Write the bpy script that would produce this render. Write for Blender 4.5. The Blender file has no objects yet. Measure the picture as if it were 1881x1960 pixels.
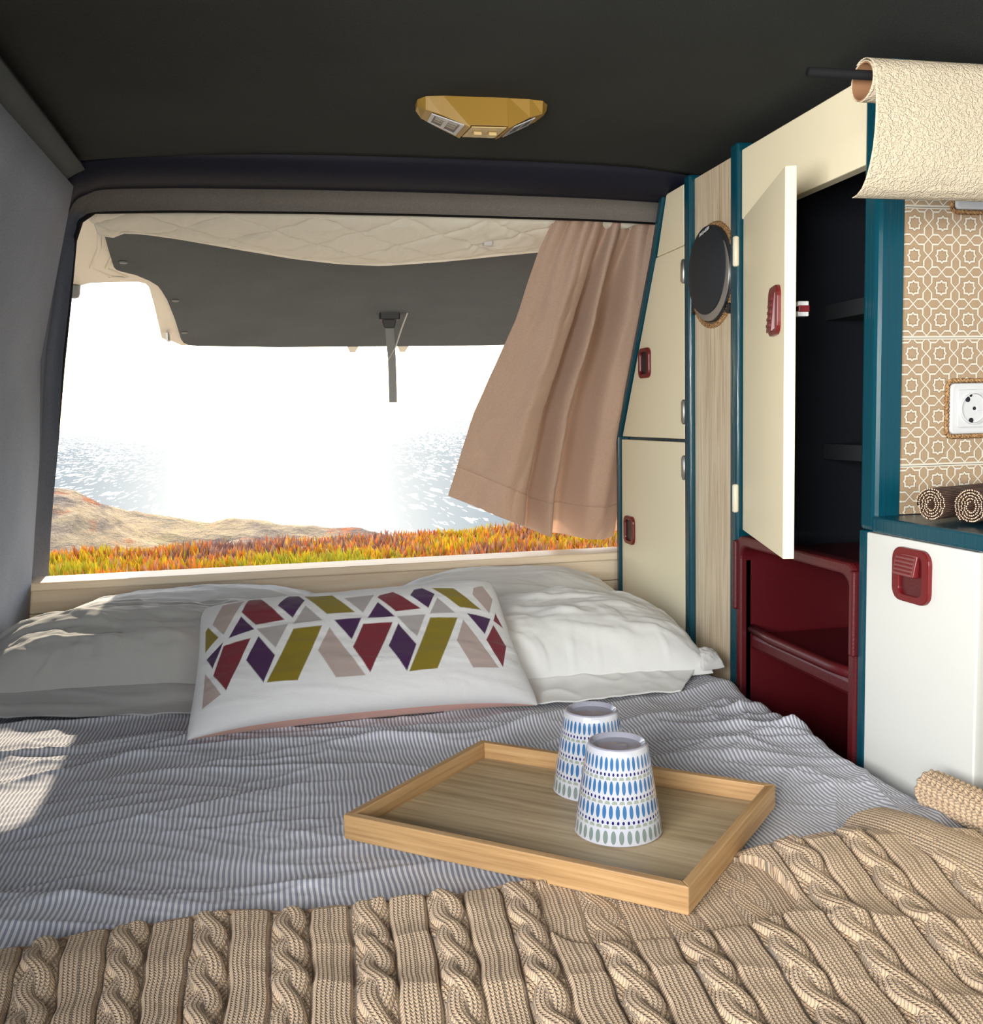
import bpy, bmesh, math, random
import numpy as np
from mathutils import Vector, Matrix
PI = math.pi
C = bpy.context.scene.collection
# ------------------------------------------------------------------ camera
F = 1865.0
RX = Vector((0.97763658, -0.20911032, -0.02235158))      # image right
RY = Vector((-0.04195904, -0.08980518, -0.99507511))     # image down
RZ = Vector((0.20607319, 0.97375967, -0.0965709))        # view direction
cam = bpy.data.objects.new('camera', bpy.data.cameras.new('camera'))
C.objects.link(cam)
cam.data.sensor_fit = 'HORIZONTAL'; cam.data.sensor_width = 36
cam.data.lens = F / 1881 * 36
cam.data.clip_start = .02; cam.data.clip_end = 20000
cam.matrix_world = Matrix(((RX.x, -RY.x, -RZ.x, 0), (RX.y, -RY.y, -RZ.y, 0), (RX.z, -RY.z, -RZ.z, 1), (0, 0, 0, 1)))
bpy.context.scene.camera = cam
vs = bpy.context.scene.view_settings
vs.view_transform = 'Standard'; vs.look = 'None'; vs.gamma = 1; vs.use_curve_mapping = False
vs.exposure = 0.0
# ------------------------------------------------------------------ sky, sun, daylight through the cab and side windows
SUN_EL = math.radians(30.6)
SUN_DIR = Vector((-.004, 1, 0)).normalized() * math.cos(SUN_EL) + Vector((0, 0, math.sin(SUN_EL)))   # towards the sun
w = bpy.data.worlds.new('World'); bpy.context.scene.world = w; w.use_nodes = True
nt = w.node_tree
sky = nt.nodes.new('ShaderNodeTexSky'); sky.sky_type = 'NISHITA'; sky.sun_disc = False
sky.sun_elevation = SUN_EL; sky.sun_rotation = math.atan2(SUN_DIR.x, SUN_DIR.y)
sky.air_density = 1.0; sky.dust_density = 1.2; sky.ozone_density = 1.0
nt.links.new(sky.outputs[0], nt.nodes['Background'].inputs[0])
nt.nodes['Background'].inputs[1].default_value = .34
def lamp(name, kind, energy, color, loc=(0, 0, 0), direction=(0, 0, -1), **kw):
    d = bpy.data.lights.new(name, kind); d.energy = energy; d.color = color
    for k, v in kw.items(): setattr(d, k, v)
    o = bpy.data.objects.new(name, d); C.objects.link(o); o.location = loc
    o.rotation_euler = Vector(direction).to_track_quat('-Z', 'Y').to_euler()
    return o
lamp('sun', 'SUN', 7.2, (1, .86, .66), direction=-SUN_DIR, angle=.009)
lamp('side_window_daylight', 'AREA', 13, (.97, .95, .92), (-.42, -.05, 1.08), (1, .80, .10), shape='RECTANGLE', size=.7, size_y=.45, spread=1.75)
lamp('cab_daylight', 'AREA', 20, (1, .93, .84), (.25, -1.6, 1.12), (.08, 1, -.22), shape='RECTANGLE', size=1.3, size_y=.6)

# ------------------------------------------------------------------ helpers
def tag(o, label=None, cat=None, group=None, kind=None):
    for k, v in (('label', label), ('category', cat), ('group', group), ('kind', kind)):
        if v: o[k] = v
    return o
def empty(name, loc, label, cat, group=None):
    o = bpy.data.objects.new(name, None); C.objects.link(o); o.location = loc; o.empty_display_size = .02
    return tag(o, label, cat, group)
def mk(name, verts, faces, mat=None, parent=None, smooth=False):
    me = bpy.data.meshes.new(name)
    me.from_pydata([tuple(v) for v in verts], [], [tuple(f) for f in faces]); me.update()
    o = bpy.data.objects.new(name, me); C.objects.link(o)
    if mat: me.materials.append(mat)
    if smooth: me.polygons.foreach_set('use_smooth', [True] * len(me.polygons))
    if parent is not None:
        o.parent = parent
        base = Vector((0, 0, 0)); q = parent
        while q: base += q.location; q = q.parent
        me.transform(Matrix.Translation(-base))     # vertices are written in world coordinates
    return o
def bev(o, wd=.002, seg=2):
    m = o.modifiers.new('bevel', 'BEVEL'); m.width = wd; m.segments = seg; m.limit_method = 'ANGLE'
    m.harden_normals = False
    o.data.polygons.foreach_set('use_smooth', [True] * len(o.data.polygons)) if seg > 3 else None
    return o
def fixn(o):
    bm = bmesh.new(); bm.from_mesh(o.data); bmesh.ops.recalc_face_normals(bm, faces=bm.faces); bm.to_mesh(o.data); bm.free(); return o
BOXF = [(0, 1, 3, 2), (4, 6, 7, 5), (0, 4, 5, 1), (2, 3, 7, 6), (0, 2, 6, 4), (1, 5, 7, 3)]
def box(name, x0, x1, y0, y1, z0, z1, mat, parent=None, b=.0):
    v = [(x, y, z) for x in (x0, x1) for y in (y0, y1) for z in (z0, z1)]
    o = fixn(mk(name, v, BOXF, mat, parent))
    return bev(o, b) if b else o
def prism(name, pts, vec, mat, parent=None, b=0):
    """closed polygon pts (3-D) extruded by vec"""
    n = len(pts); vec = Vector(vec)
    v = [Vector(p) for p in pts] + [Vector(p) + vec for p in pts]
    f = [tuple(range(n)), tuple(range(2 * n - 1, n - 1, -1))] + [(i, (i + 1) % n, (i + 1) % n + n, i + n) for i in range(n)]
    o = fixn(mk(name, v, f, mat, parent))
    return bev(o, b) if b else o
def ring_prism(name, outer, inner, vec, mat, parent=None, b=0):
    """band between two closed loops with equal point counts, extruded by vec"""
    n = len(outer); vec = Vector(vec)
    v = [Vector(p) for p in outer] + [Vector(p) for p in inner]; v += [p + vec for p in v]
    f = []
    for i in range(n):
        j = (i + 1) % n
        f += [(i, j, n + j, n + i), (2 * n + i, 3 * n + i, 3 * n + j, 2 * n + j), (i, 2 * n + i, 2 * n + j, j), (n + i, n + j, 3 * n + j, 3 * n + i)]
    o = fixn(mk(name, v, f, mat, parent))
    return bev(o, b) if b else o
def rrect(cy, cz, w_, h_, r, n=5):
    out = []
    for k, (sx, sz) in enumerate(((1, 1), (-1, 1), (-1, -1), (1, -1))):
        for i in range(n + 1):
            a = (k + i / n) * PI / 2
            out.append((cy + sx * (w_ / 2 - r) + r * math.cos(a), cz + sz * (h_ / 2 - r) + r * math.sin(a)))
    return out
def tube(name, pts, rad, mat, parent=None, n=10, squash=None):
    pts = [Vector(p) for p in pts]; V = []; Fc = []
    up = Vector((0, 0, 1))
    for i, p in enumerate(pts):
        t = (pts[min(i + 1, len(pts) - 1)] - pts[max(i - 1, 0)]).normalized()
        a = t.cross(up) if abs(t.dot(up)) < .95 else t.cross(Vector((1, 0, 0)))
        a.normalize(); b_ = a.cross(t).normalized()
        r = rad[i] if isinstance(rad, (list, tuple)) else rad
        for k in range(n):
            th = 2 * PI * k / n
            V.append(p + a * math.cos(th) * r + b_ * math.sin(th) * r * (squash or 1))
    m = len(pts)
    for i in range(m - 1):
        for k in range(n):
            Fc.append((i * n + k, i * n + (k + 1) % n, (i + 1) * n + (k + 1) % n, (i + 1) * n + k))
    Fc += [tuple(range(n)), tuple((m - 1) * n + k for k in range(n - 1, -1, -1))]
    return fixn(mk(name, V, Fc, mat, parent, True))
def lathe(name, prof, origin, ax, mat, parent=None, n=64, ref=Vector((0, 0, 1)), smooth=True):
    """prof = [(radius, along-axis)]"""
    ax = Vector(ax).normalized(); a = ax.cross(ref); 
    if a.length < .1: a = ax.cross(Vector((1, 0, 0)))
    a.normalize(); b_ = ax.cross(a); O = Vector(origin); V = []; Fc = []
    for r, h in prof:
        for k in range(n):
            th = 2 * PI * k / n; V.append(O + ax * h + a * math.cos(th) * r + b_ * math.sin(th) * r)
    for i in range(len(prof) - 1):
        for k in range(n):
            Fc.append((i * n + k, i * n + (k + 1) % n, (i + 1) * n + (k + 1) % n, (i + 1) * n + k))
    if prof[0][0] < .005: Fc.append(tuple(range(n)))
    if prof[-1][0] < .005: Fc.append(tuple((len(prof) - 1) * n + k for k in range(n - 1, -1, -1)))
    o = fixn(mk(name, V, Fc, mat, parent, smooth))
    if smooth:
        m = o.modifiers.new('es', 'EDGE_SPLIT'); m.split_angle = math.radians(35)
    return o
def grid(name, P, mat=None, parent=None, uv=None, smooth=True, close_u=False):
    """P array (nu, nv, 3)"""
    nu, nv = P.shape[:2]
    idx = np.arange(nu * nv).reshape(nu, nv)
    a = idx[:-1, :-1].ravel(); b_ = idx[1:, :-1].ravel(); c_ = idx[1:, 1:].ravel(); d_ = idx[:-1, 1:].ravel()
    Q = np.stack([a, b_, c_, d_], 1)
    if close_u:
        Q = np.concatenate([Q, np.stack([idx[-1, :-1], idx[0, :-1], idx[0, 1:], idx[-1, 1:]], 1)])
    me = bpy.data.meshes.new(name)
    me.vertices.add(nu * nv); me.loops.add(Q.size); me.polygons.add(len(Q))
    base = Vector((0, 0, 0)); q = parent
    while q: base += q.location; q = q.parent
    me.vertices.foreach_set('co', (P.reshape(-1, 3) - np.array(base)).astype(np.float32).ravel())
    me.loops.foreach_set('vertex_index', Q.ravel().astype(np.int32))
    me.polygons.foreach_set('loop_start', np.arange(0, Q.size, 4, dtype=np.int32))
    me.polygons.foreach_set('loop_total', np.full(len(Q), 4, dtype=np.int32))
    if smooth: me.polygons.foreach_set('use_smooth', np.ones(len(Q), dtype=bool))
    me.update(calc_edges=True); me.validate()
    if uv is not None:
        for nm, arr in uv.items():
            L = me.uv_layers.new(name=nm)
            L.data.foreach_set('uv', arr.reshape(-1, 2)[Q.ravel()].astype(np.float32).ravel())
    o = bpy.data.objects.new(name, me); C.objects.link(o)
    if mat: me.materials.append(mat)
    if parent is not None: o.parent = parent
    return o
# noise (numpy)
def perlin(x, y, seed=0):
    rng = np.random.RandomState(seed); g = rng.rand(256, 256) * 2 * PI
    xi = np.floor(x).astype(int); yi = np.floor(y).astype(int); fx = x - xi; fy = y - yi
    def d(ix, iy, dx, dy):
        a = g[ix % 256, iy % 256]; return np.cos(a) * dx + np.sin(a) * dy
    s = lambda t: t * t * t * (t * (t * 6 - 15) + 10)
    u = s(fx); v = s(fy)
    return ((d(xi, yi, fx, fy) * (1 - u) + d(xi + 1, yi, fx - 1, fy) * u) * (1 - v) + (d(xi, yi + 1, fx, fy - 1) * (1 - u) + d(xi + 1, yi + 1, fx - 1, fy - 1) * u) * v) * 1.5
def fbm(x, y, seed=0, o=4):
    return sum(perlin(x * 2 ** i, y * 2 ** i, seed + i) / 2 ** i for i in range(o))
def ridge(x, y, seed=0, sharp=9.0):
    return np.exp(-np.abs(perlin(x, y, seed)) * sharp)
def sstep(a, b_, x):
    t = np.clip((x - a) / (b_ - a), 0, 1); return t * t * (3 - 2 * t)
# ------------------------------------------------------------------ materials
class E:
    """arithmetic on shader sockets"""
    def __init__(s, nt, v): s.nt = nt; s.v = v
    def m(s, op, *o):
        n = s.nt.nodes.new('ShaderNodeMath'); n.operation = op
        for i, q in enumerate((s,) + o):
            q = q.v if isinstance(q, E) else q
            if isinstance(q, (int, float)): n.inputs[i].default_value = q
            else: s.nt.links.new(q, n.inputs[i])
        return E(s.nt, n.outputs[0])
    def __add__(s, o): return s.m('ADD', o)
    def __radd__(s, o): return s.m('ADD', o)
    def __sub__(s, o): return s.m('SUBTRACT', o)
    def __rsub__(s, o): return E(s.nt, o).m('SUBTRACT', s)
    def __mul__(s, o): return s.m('MULTIPLY', o)
    def __rmul__(s, o): return s.m('MULTIPLY', o)
    def __truediv__(s, o): return s.m('DIVIDE', o)
    def lt(s, o): return s.m('LESS_THAN', o)
    def gt(s, o): return s.m('GREATER_THAN', o)
    def mn(s, o): return s.m('MINIMUM', o)
    def mx(s, o): return s.m('MAXIMUM', o)
    def ab(s): return s.m('ABSOLUTE')
    def fr(s): return s.m('FRACT')
    def fl(s): return s.m('FLOOR')
    def sn(s): return s.m('SINE')
    def pw(s, o): return s.m('POWER', o)
    def sq(s): return s.m('SQRT')
class M:
    def __init__(s, name, col=(.5, .5, .5), rough=.6, spec=.5, **kw):
        s.m = bpy.data.materials.new(name); s.m.use_nodes = True; s.nt = s.m.node_tree
        s.b = s.nt.nodes['Principled BSDF']; s.col = (*col, 1)
        s.b.inputs['Base Color'].default_value = s.col; s.b.inputs['Roughness'].default_value = rough
        s.b.inputs['Specular IOR Level'].default_value = spec
        for k, v in kw.items(): s.b.inputs[k.replace('_', ' ')].default_value = v
    def node(s, t, **kw):
        n = s.nt.nodes.new(t)
        for k, v in kw.items():
            if hasattr(n, k): setattr(n, k, v)
            else: n.inputs[k.replace('_', ' ')].default_value = v
        return n
    def link(s, a, b_): s.nt.links.new(a.v if isinstance(a, E) else a, b_)
    def coord(s, kind='Object', scale=(1, 1, 1), uv=None):
        if uv: n = s.node('ShaderNodeUVMap', uv_map=uv); out = n.outputs[0]
        else: out = s.node('ShaderNodeTexCoord').outputs[kind]
        mp = s.node('ShaderNodeMapping'); mp.inputs['Scale'].default_value = scale; s.link(out, mp.inputs[0]); return mp.outputs[0]
    def xyz(s, vec):
        n = s.node('ShaderNodeSeparateXYZ'); s.link(vec, n.inputs[0]); return [E(s.nt, n.outputs[i]) for i in range(3)]
    def noise(s, vec, scale=5, detail=4, rough=.5):
        n = s.node('ShaderNodeTexNoise'); n.inputs['Scale'].default_value = scale; n.inputs['Detail'].default_value = detail; n.inputs['Roughness'].default_value = rough
        s.link(vec, n.inputs['Vector']); return E(s.nt, n.outputs['Fac'])
    def ramp(s, fac, stops):
        n = s.node('ShaderNodeValToRGB'); e = n.color_ramp.elements
        while len(e) < len(stops): e.new(.5)
        for k, (p, c) in enumerate(stops): e[k].position = p; e[k].color = (*c, 1)
        s.link(fac, n.inputs[0]); return n.outputs[0]
    def mix(s, fac, a, b_):
        n = s.node('ShaderNodeMix', data_type='RGBA')
        for q, i in ((fac, 0), (a, 6), (b_, 7)):
            if isinstance(q, (E,)) or hasattr(q, 'is_linked'): s.link(q, n.inputs[i])
            elif i: n.inputs[i].default_value = (*q, 1)
            else: n.inputs[i].default_value = q
        return n.outputs[2]
    def color(s, c): s.link(c, s.b.inputs['Base Color']); return s
    def bump(s, h, dist=.001, strength=1.0):
        n = s.node('ShaderNodeBump'); n.inputs['Distance'].default_value = dist; n.inputs['Strength'].default_value = strength
        s.link(h, n.inputs['Height']); s.link(n.outputs[0], s.b.inputs['Normal']); return s
def speckled(name, col, rough, nscale=400, amt=.15, dist=.0004, spec=.3, **kw):
    a = M(name, col, rough, spec, **kw); v = a.coord('Object'); n = a.noise(v, nscale, 2)
    big = a.noise(v, 6, 3)
    f = n * .6 + big * .4
    lo = tuple(c * (1 - amt) for c in col); hi = tuple(min(1, c * (1 + amt)) for c in col)
    a.color(a.ramp(f, [(.3, lo), (.7, hi)])); a.bump(n, dist); return a.m
carpet = speckled('ceiling_carpet', (.028, .031, .028), .95, 500, .25, .0006)
wallcarpet = speckled('wall_carpet', (.29, .32, .385), .95, 500, .2, .0006)
corncarpet = speckled('cornice_carpet', (.085, .095, .10), .95, 500, .2, .0006)
pillarmat = speckled('pillar_carpet', (.14, .155, .195), .9, 500, .2, .0006)
hdrmat = speckled('header_navy', (.006, .007, .017), .6, 300, .15, .0003)  # near-black navy for the header band above the lighter lip
teal = M('teal_paint', (.002, .055, .082), .22, .5); _v = teal.coord('Object', (90, 90, 4)); teal.bump(teal.noise(_v, 3, 3), .0006); teal = teal.m
ivory = speckled('ivory_laminate', (.93, .84, .60), .42, 700, .03, .00015, .4)
ivory2 = speckled('ivory_edge', (.82, .72, .52), .45, 700, .03, .0001, .4)
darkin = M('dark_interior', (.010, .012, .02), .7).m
redp = speckled('burgundy_plastic', (.085, .005, .008), .38, 500, .2, .0003, .5)
redh = M('burgundy_handle', (.15, .008, .010), .3, .5).m
hingem = M('hinge_metal', (.45, .43, .38), .35, Metallic=.9).m
hingei = M('hinge_ivory', (.78, .72, .56), .4).m
black = M('black_plastic', (.012, .012, .014), .4).m
blackm = M('black_rubber', (.006, .006, .007), .8, .2).m
white = M('white_plastic', (.60, .60, .60), .3).m
steel = M('steel', (.5, .5, .5), .3, Metallic=1).m
greyp = M('grey_plastic', (.25, .25, .24), .4).m
def woodmat(name, c0, c1, c2, axis='z', scale=1.0, rough=.5, bumpd=.0002, grain=60):
    a = M(name, c1, rough, .4)
    sc = {'x': (2.2, grain, grain), 'y': (grain, 2.2, grain), 'z': (grain, grain, 2.2)}[axis]
    v = a.coord('Object', tuple(s_ * scale for s_ in sc)); n = a.noise(v, 1.6, 7, .62)
    v2 = a.coord('Object', tuple(s_ * scale * .15 for s_ in sc)); n2 = a.noise(v2, 1.2, 3)
    a.color(a.ramp(n * .65 + n2 * .35, [(.34, c0), (.5, c1), (.66, c2)])); a.bump(n, bumpd); return a.m
woodp = woodmat('pale_oak_vinyl', (.42, .31, .19), (.66, .54, .38), (.78, .68, .52), 'z', 2.2)
trayw = woodmat('tray_bamboo_rim', (.26, .14, .055), (.43, .255, .11), (.54, .35, .17), 'x', 2.0)
traybase = woodmat('tray_base', (.22, .16, .085), (.40, .30, .175), (.52, .41, .26), 'x', 1.6, .42)
sillw = woodmat('sill_pine', (.80, .62, .42), (.90, .74, .54), (.95, .84, .66), 'x', 1.2, .5)
cream = M('cream_body_paint', (.96, .90, .74), .35, .5).m
liner = speckled('tailgate_liner_carpet', (.115, .128, .135), .95, 500, .2, .0006)
lampgold = M('lamp_beige_shaded', (.40, .235, .045), .4).m  # shade on the side away from the hatch worked into this darker colour
# fabrics
def fabric(name, col, amt=.06, weave=1400, rough=.9, dist=.0003, sheen=.2):
    a = M(name, col, rough, .2); a.b.inputs['Sheen Weight'].default_value = sheen
    v = a.coord('Object'); n = a.noise(v, weave, 2); big = a.noise(v, 9, 3)
    a.color(a.ramp(n * .7 + big * .3, [(.3, tuple(c * (1 - amt) for c in col)), (.7, tuple(min(1, c * (1 + amt)) for c in col))])); a.bump(n, dist); return a.m
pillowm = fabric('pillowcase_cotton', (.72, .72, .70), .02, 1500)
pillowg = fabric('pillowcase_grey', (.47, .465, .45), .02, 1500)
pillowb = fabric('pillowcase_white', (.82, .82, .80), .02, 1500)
pinkm = fabric('cushion_back_pink', (.66, .36, .30), .08)
matm = fabric('thermal_mat_fabric', (.80, .77, .66), .05, 900)
matedge = M('thermal_mat_piping', (.95, .91, .78), .8).m
curt = M('curtain_linen', (.36, .25, .19), .95, .1); curt.b.inputs['Sheen Weight'].default_value = .3
_v = curt.coord('Object', (1, 1, 1)); _n = curt.noise(_v, 900, 2); _n2 = curt.noise(curt.coord('Object', (1, 1, 6)), 260, 2)
curt.color(curt.ramp(_n * .5 + _n2 * .5, [(.36, (.54, .41, .33)), (.64, (.80, .66, .55))])); curt.bump(_n, .0004)
_tr = curt.node('ShaderNodeBsdfTranslucent'); _tr.inputs[0].default_value = (.74, .57, .45, 1)
_mx = curt.node('ShaderNodeMixShader'); _mx.inputs[0].default_value = .52
curt.link(curt.b.outputs[0], _mx.inputs[1]); curt.link(_tr.outputs[0], _mx.inputs[2]); curt.link(_mx.outputs[0], curt.nt.nodes['Material Output'].inputs[0]); curt = curt.m
sheetm = M('striped_seersucker', (.6, .6, .65), .9, .15); sheetm.b.inputs['Sheen Weight'].default_value = .15
_x, _y, _z = sheetm.xyz(sheetm.coord(uv='cloth'))
_s = (_x * (2 * PI / .0048)).sn() * .5 + .5
_ns = sheetm.noise(sheetm.coord(uv='cloth'), 900, 2)
sheetm.color(sheetm.mix(((_s - .5) * 3.2 + .5).mx(0).mn(1), (.70, .695, .72), (.29, .30, .37)))
sheetm.bump(_s * .6 + _ns * .7, .0007); sheetm = sheetm.m
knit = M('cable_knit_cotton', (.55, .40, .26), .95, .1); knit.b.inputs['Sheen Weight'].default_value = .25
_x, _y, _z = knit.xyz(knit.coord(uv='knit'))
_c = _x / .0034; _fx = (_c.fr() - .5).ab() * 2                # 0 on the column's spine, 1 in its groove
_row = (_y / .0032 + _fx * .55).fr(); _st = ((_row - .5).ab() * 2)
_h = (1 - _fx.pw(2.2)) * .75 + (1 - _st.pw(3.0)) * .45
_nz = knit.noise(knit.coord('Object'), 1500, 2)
knit.color(knit.mix((_h * .8 + _nz * .25).mn(1).mx(0), (.23, .11, .065), (.70, .51, .325)))  # stitch grooves coloured darker for the shade that bump alone won't cast
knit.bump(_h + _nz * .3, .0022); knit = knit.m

# ================================================================== SETTING
def structure(o): o['kind'] = 'structure'; return o
# van shell, interior surfaces.  X right, Y to the rear, Z up; centre line X=.27
def wx(z):                                   # left wall, leaning in towards the roof
    return float(np.interp(z, [-.1, .64, 1.12, 1.38], [-.56, -.505, -.425, -.325]))
zs = [-.05, .3, .5, .64, .8, .95, 1.12, 1.2, 1.28, 1.33, 1.378]
ys = [.35, .7, 1.0, 1.3, 1.56, 1.62]
def wall_y_end(z): return float(np.interp(z, [0, .64, .95, 1.12, 1.378], [1.93, 1.92, 1.86, 1.79, 1.635]))
P = np.array([[[wx(z), .35 + (wall_y_end(z) - .35) * t, z] for z in zs] for t in np.linspace(0, 1, 12)])
o = structure(grid('wall_left', P, wallcarpet)); m = o.modifiers.new('s', 'SOLIDIFY'); m.thickness = .03; m.offset = 1
# front part of left wall: sill and header round the side window behind the photographer
structure(box('wall_left_front', -.60, -.53, -1.6, .35, -.05, .72, wallcarpet))
# cornice between left wall and roof
P = np.array([[[-.325, y, 1.376], [-.318, y, 1.388], [-.302, y, 1.399], [-.286, y, 1.407]] for y in np.linspace(-1.6, 1.62, 24)])
o = structure(grid('trim_1', P, corncarpet)); m = o.modifiers.new('s', 'SOLIDIFY'); m.thickness = .02; m.offset = 1
# roof lining
def roof_z(x, y):
    c_ = 1.428 - .022 * min(1, abs(x - .27) / .56) ** 3 - (.022 * max(0, (x - .6) / .4) if x > .6 else 0)
    if y > 1.45: c_ -= .010 * ((y - 1.45) / .15) ** 2
    return c_
xs = list(np.linspace(-.286, 1.075, 36)); yy = list(np.linspace(-1.6, 1.4, 16)) + [1.45, 1.49, 1.53, 1.56, 1.585, 1.60]
P = np.array([[[x, y - .05 * (abs(x - .27) / .56) ** 2 * (y > 1.4) * 0, roof_z(x, y)] for y in yy] for x in xs])
o = structure(grid('ceiling', P, carpet)); m = o.modifiers.new('s', 'SOLIDIFY'); m.thickness = .03; m.offset = 1
# black groove cords on the cornice seams
structure(tube('trim_2', [(-.286, y, 1.406) for y in (-1.5, 0, 1.2, 1.60)], .0016, blackm))
structure(tube('trim_3', [(-.325, y, 1.377) for y in (-1.5, 0, 1.2, 1.62)], .0016, blackm))
# rear header and left rear pillar: one loft from the roof edge / wall edge to the rim of the hatch opening
outer = [(wx(.3), 1.93, .3), (-.512, 1.92, .55), (wx(.80), 1.89, .80), (wx(.95), 1.86, .95), (wx(1.12), 1.79, 1.12), (wx(1.25), 1.715, 1.25),
         (-.325, 1.637, 1.376), (-.286, 1.617, 1.403), (-.22, 1.605, 1.410), (-.1, 1.60, 1.4145), (.1, 1.60, 1.418), (.27, 1.60, 1.4185), (.55, 1.60, 1.415), (.8, 1.60, 1.40), (.98, 1.60, 1.37)]
rim = [(-.565, 2.12, .3), (-.505, 2.10, .55), (-.455, 1.99, .80), (-.42, 1.93, .95), (-.378, 1.835, 1.11), (-.348, 1.775, 1.22),
       (-.325, 1.727, 1.31), (-.310, 1.71, 1.34), (-.284, 1.702, 1.355), (-.15, 1.698, 1.359), (.07, 1.697, 1.361), (.27, 1.697, 1.361), (.55, 1.698, 1.359), (.75, 1.702, 1.354), (.98, 1.71, 1.34)]
def loft(name, A, B, prof, mat, n=60):
    A = np.array(A); B = np.array(B)
    la = np.r_[0, np.cumsum(np.linalg.norm(np.diff(A, axis=0), axis=1))]; la /= la[-1]
    t = np.linspace(0, 1, n * 3)
    k = np.linspace(0, len(A) - 1, n * 3)
    def sm(Z):
        Q = np.stack([np.interp(k, range(len(Z)), Z[:, i]) for i in range(3)], 1)
        ker = np.ones(7) / 7; R_ = Q.copy()
        for i in range(3): R_[3:-3, i] = np.convolve(Q[:, i], ker, 'valid')
        return R_
    A2, B2 = sm(A), sm(B)
    rows = []
    for (f, off) in prof:
        P_ = A2 * (1 - f) + B2 * f
        d = np.cross(np.gradient(A2, axis=0), B2 - A2); d /= np.linalg.norm(d, axis=1)[:, None]
        rows.append(P_ + d * off)
    return grid(name, np.array(rows), mat)
prof = [(-.02, .012), (0, 0), (.08, -.006), (.25, -.010), (.45, -.009), (.6, -.003), (.68, .004), (.76, .007), (.88, .007), (.96, .003), (1.0, -.004), (1.03, -.012)]
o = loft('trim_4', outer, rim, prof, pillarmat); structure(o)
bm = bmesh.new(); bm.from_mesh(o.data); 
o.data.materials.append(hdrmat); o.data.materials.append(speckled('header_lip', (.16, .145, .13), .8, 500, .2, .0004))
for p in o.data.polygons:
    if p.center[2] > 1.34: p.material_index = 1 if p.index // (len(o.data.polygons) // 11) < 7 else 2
bm.free()
# rubber seal outside the rim
structure(tube('trim_5', [Vector(p) + Vector((.000, .022, -.004)) for p in rim[1:]], .007, blackm, n=8))
# outer roof skin / rear right body pillar, right wall, floor
structure(box('wall_right', 1.034, 1.06, -.3, 2.0, -.05, 1.385, wallcarpet))
structure(box('wall_rear', -.60, 1.06, 1.985, 2.02, -.05, .655, wallcarpet))
structure(box('trim_6', .86, 1.05, 1.93, 2.0, .655, 1.36, pillarmat))
structure(box('floor', -.60, 1.06, -1.65, 2.0, -.07, -.05, carpet))
# wooden sill board behind the pillows
box('trim_7', -.475, .98, 1.925, 1.983, .655, .700, sillw, b=.002)['kind'] = 'structure'
box('trim_8', -.478, .98, 1.905, 1.99, .700, .716, sillw, b=.003)['kind'] = 'structure'
box('trim_9', -.475, .98, 1.925, 1.983, .50, .654, sillw, b=.001)['kind'] = 'structure'

# ================================================================== OUTSIDE: coast, sea, cliff plants
def sea_mat():
    a = M('sea_water', (.045, .095, .135), .9, .0)
    v = a.coord('Object', (1, .10, 1)); n = a.noise(v, .42, 3, .55); n2 = a.noise(a.coord('Object', (1, .3, 1)), .05, 4, .6)
    bp = a.node('ShaderNodeBump'); bp.inputs['Distance'].default_value = 1.2; a.link(n, bp.inputs['Height'])
    g1 = a.node('ShaderNodeBsdfGlossy'); g1.inputs['Color'].default_value = (.9, .95, 1, 1); g1.inputs['Roughness'].default_value = .42
    m0 = a.node('ShaderNodeMixShader'); m0.inputs[0].default_value = .06; a.link(a.b.outputs[0], m0.inputs[1]); a.link(g1.outputs[0], m0.inputs[2])
    g = a.node('ShaderNodeBsdfGlossy'); g.inputs['Color'].default_value = (.97, .98, 1, 1); g.inputs['Roughness'].default_value = .45; a.link(bp.outputs[0], g.inputs['Normal'])
    mx = a.node('ShaderNodeMixShader'); f = ((n * .75 + n2 * .25 - .56) * 12).mx(0).mn(.5); a.link(f, mx.inputs[0])
    a.link(m0.outputs[0], mx.inputs[1]); a.link(g.outputs[0], mx.inputs[2]); a.link(mx.outputs[0], a.nt.nodes['Material Output'].inputs[0]); return a.m
sea = mk('sea', [(-6000, 40, -26), (6000, 40, -26), (6000, 9000, -26), (-6000, 9000, -26)], [(0, 1, 2, 3)], sea_mat()); sea['kind'] = 'structure'
def hill_mat():
    a = M('scrub_hillside', (.4, .3, .2), .95, .1)
    v = a.coord('Object', (1, .6, 2.5)); n = a.noise(v, .35, 8, .68); n2 = a.noise(v, .09, 5, .6); n3 = a.noise(a.coord('Object', (.7, .5, 1.5)), .5, 6, .6)
    base = a.ramp(n * .55 + n2 * .45, [(.38, (.16, .15, .14)), (.46, (.38, .29, .21)), (.52, (.60, .45, .28)), (.60, (.72, .52, .30)), (.70, (.56, .50, .26))])
    red = (n3 - .57).mx(0).m('MULTIPLY', 9).mn(1)
    a.color(a.mix(red, base, (.60, .20, .08))); a.bump(n, 1.2); return a.m
xs = np.linspace(-60, 60, 260); ysn = np.linspace(0, 1, 120)
ridge_px = [(-60, -1.0), (-22, -1.6), (-16, -2.0), (-13, -2.45), (-12, -2.65), (-10.6, -3.4), (-8.5, -4.15), (-4.5, -4.85), (-3.5, -4.7), (-2.0, -4.75), (-.5, -5.15), (1.6, -5.45), (4.2, -5.55), (6.3, -6.2), (8.6, -6.95), (11, -8.6), (14, -11), (30, -20), (60, -27)]
P = np.zeros((len(xs), len(ysn), 3))
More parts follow.
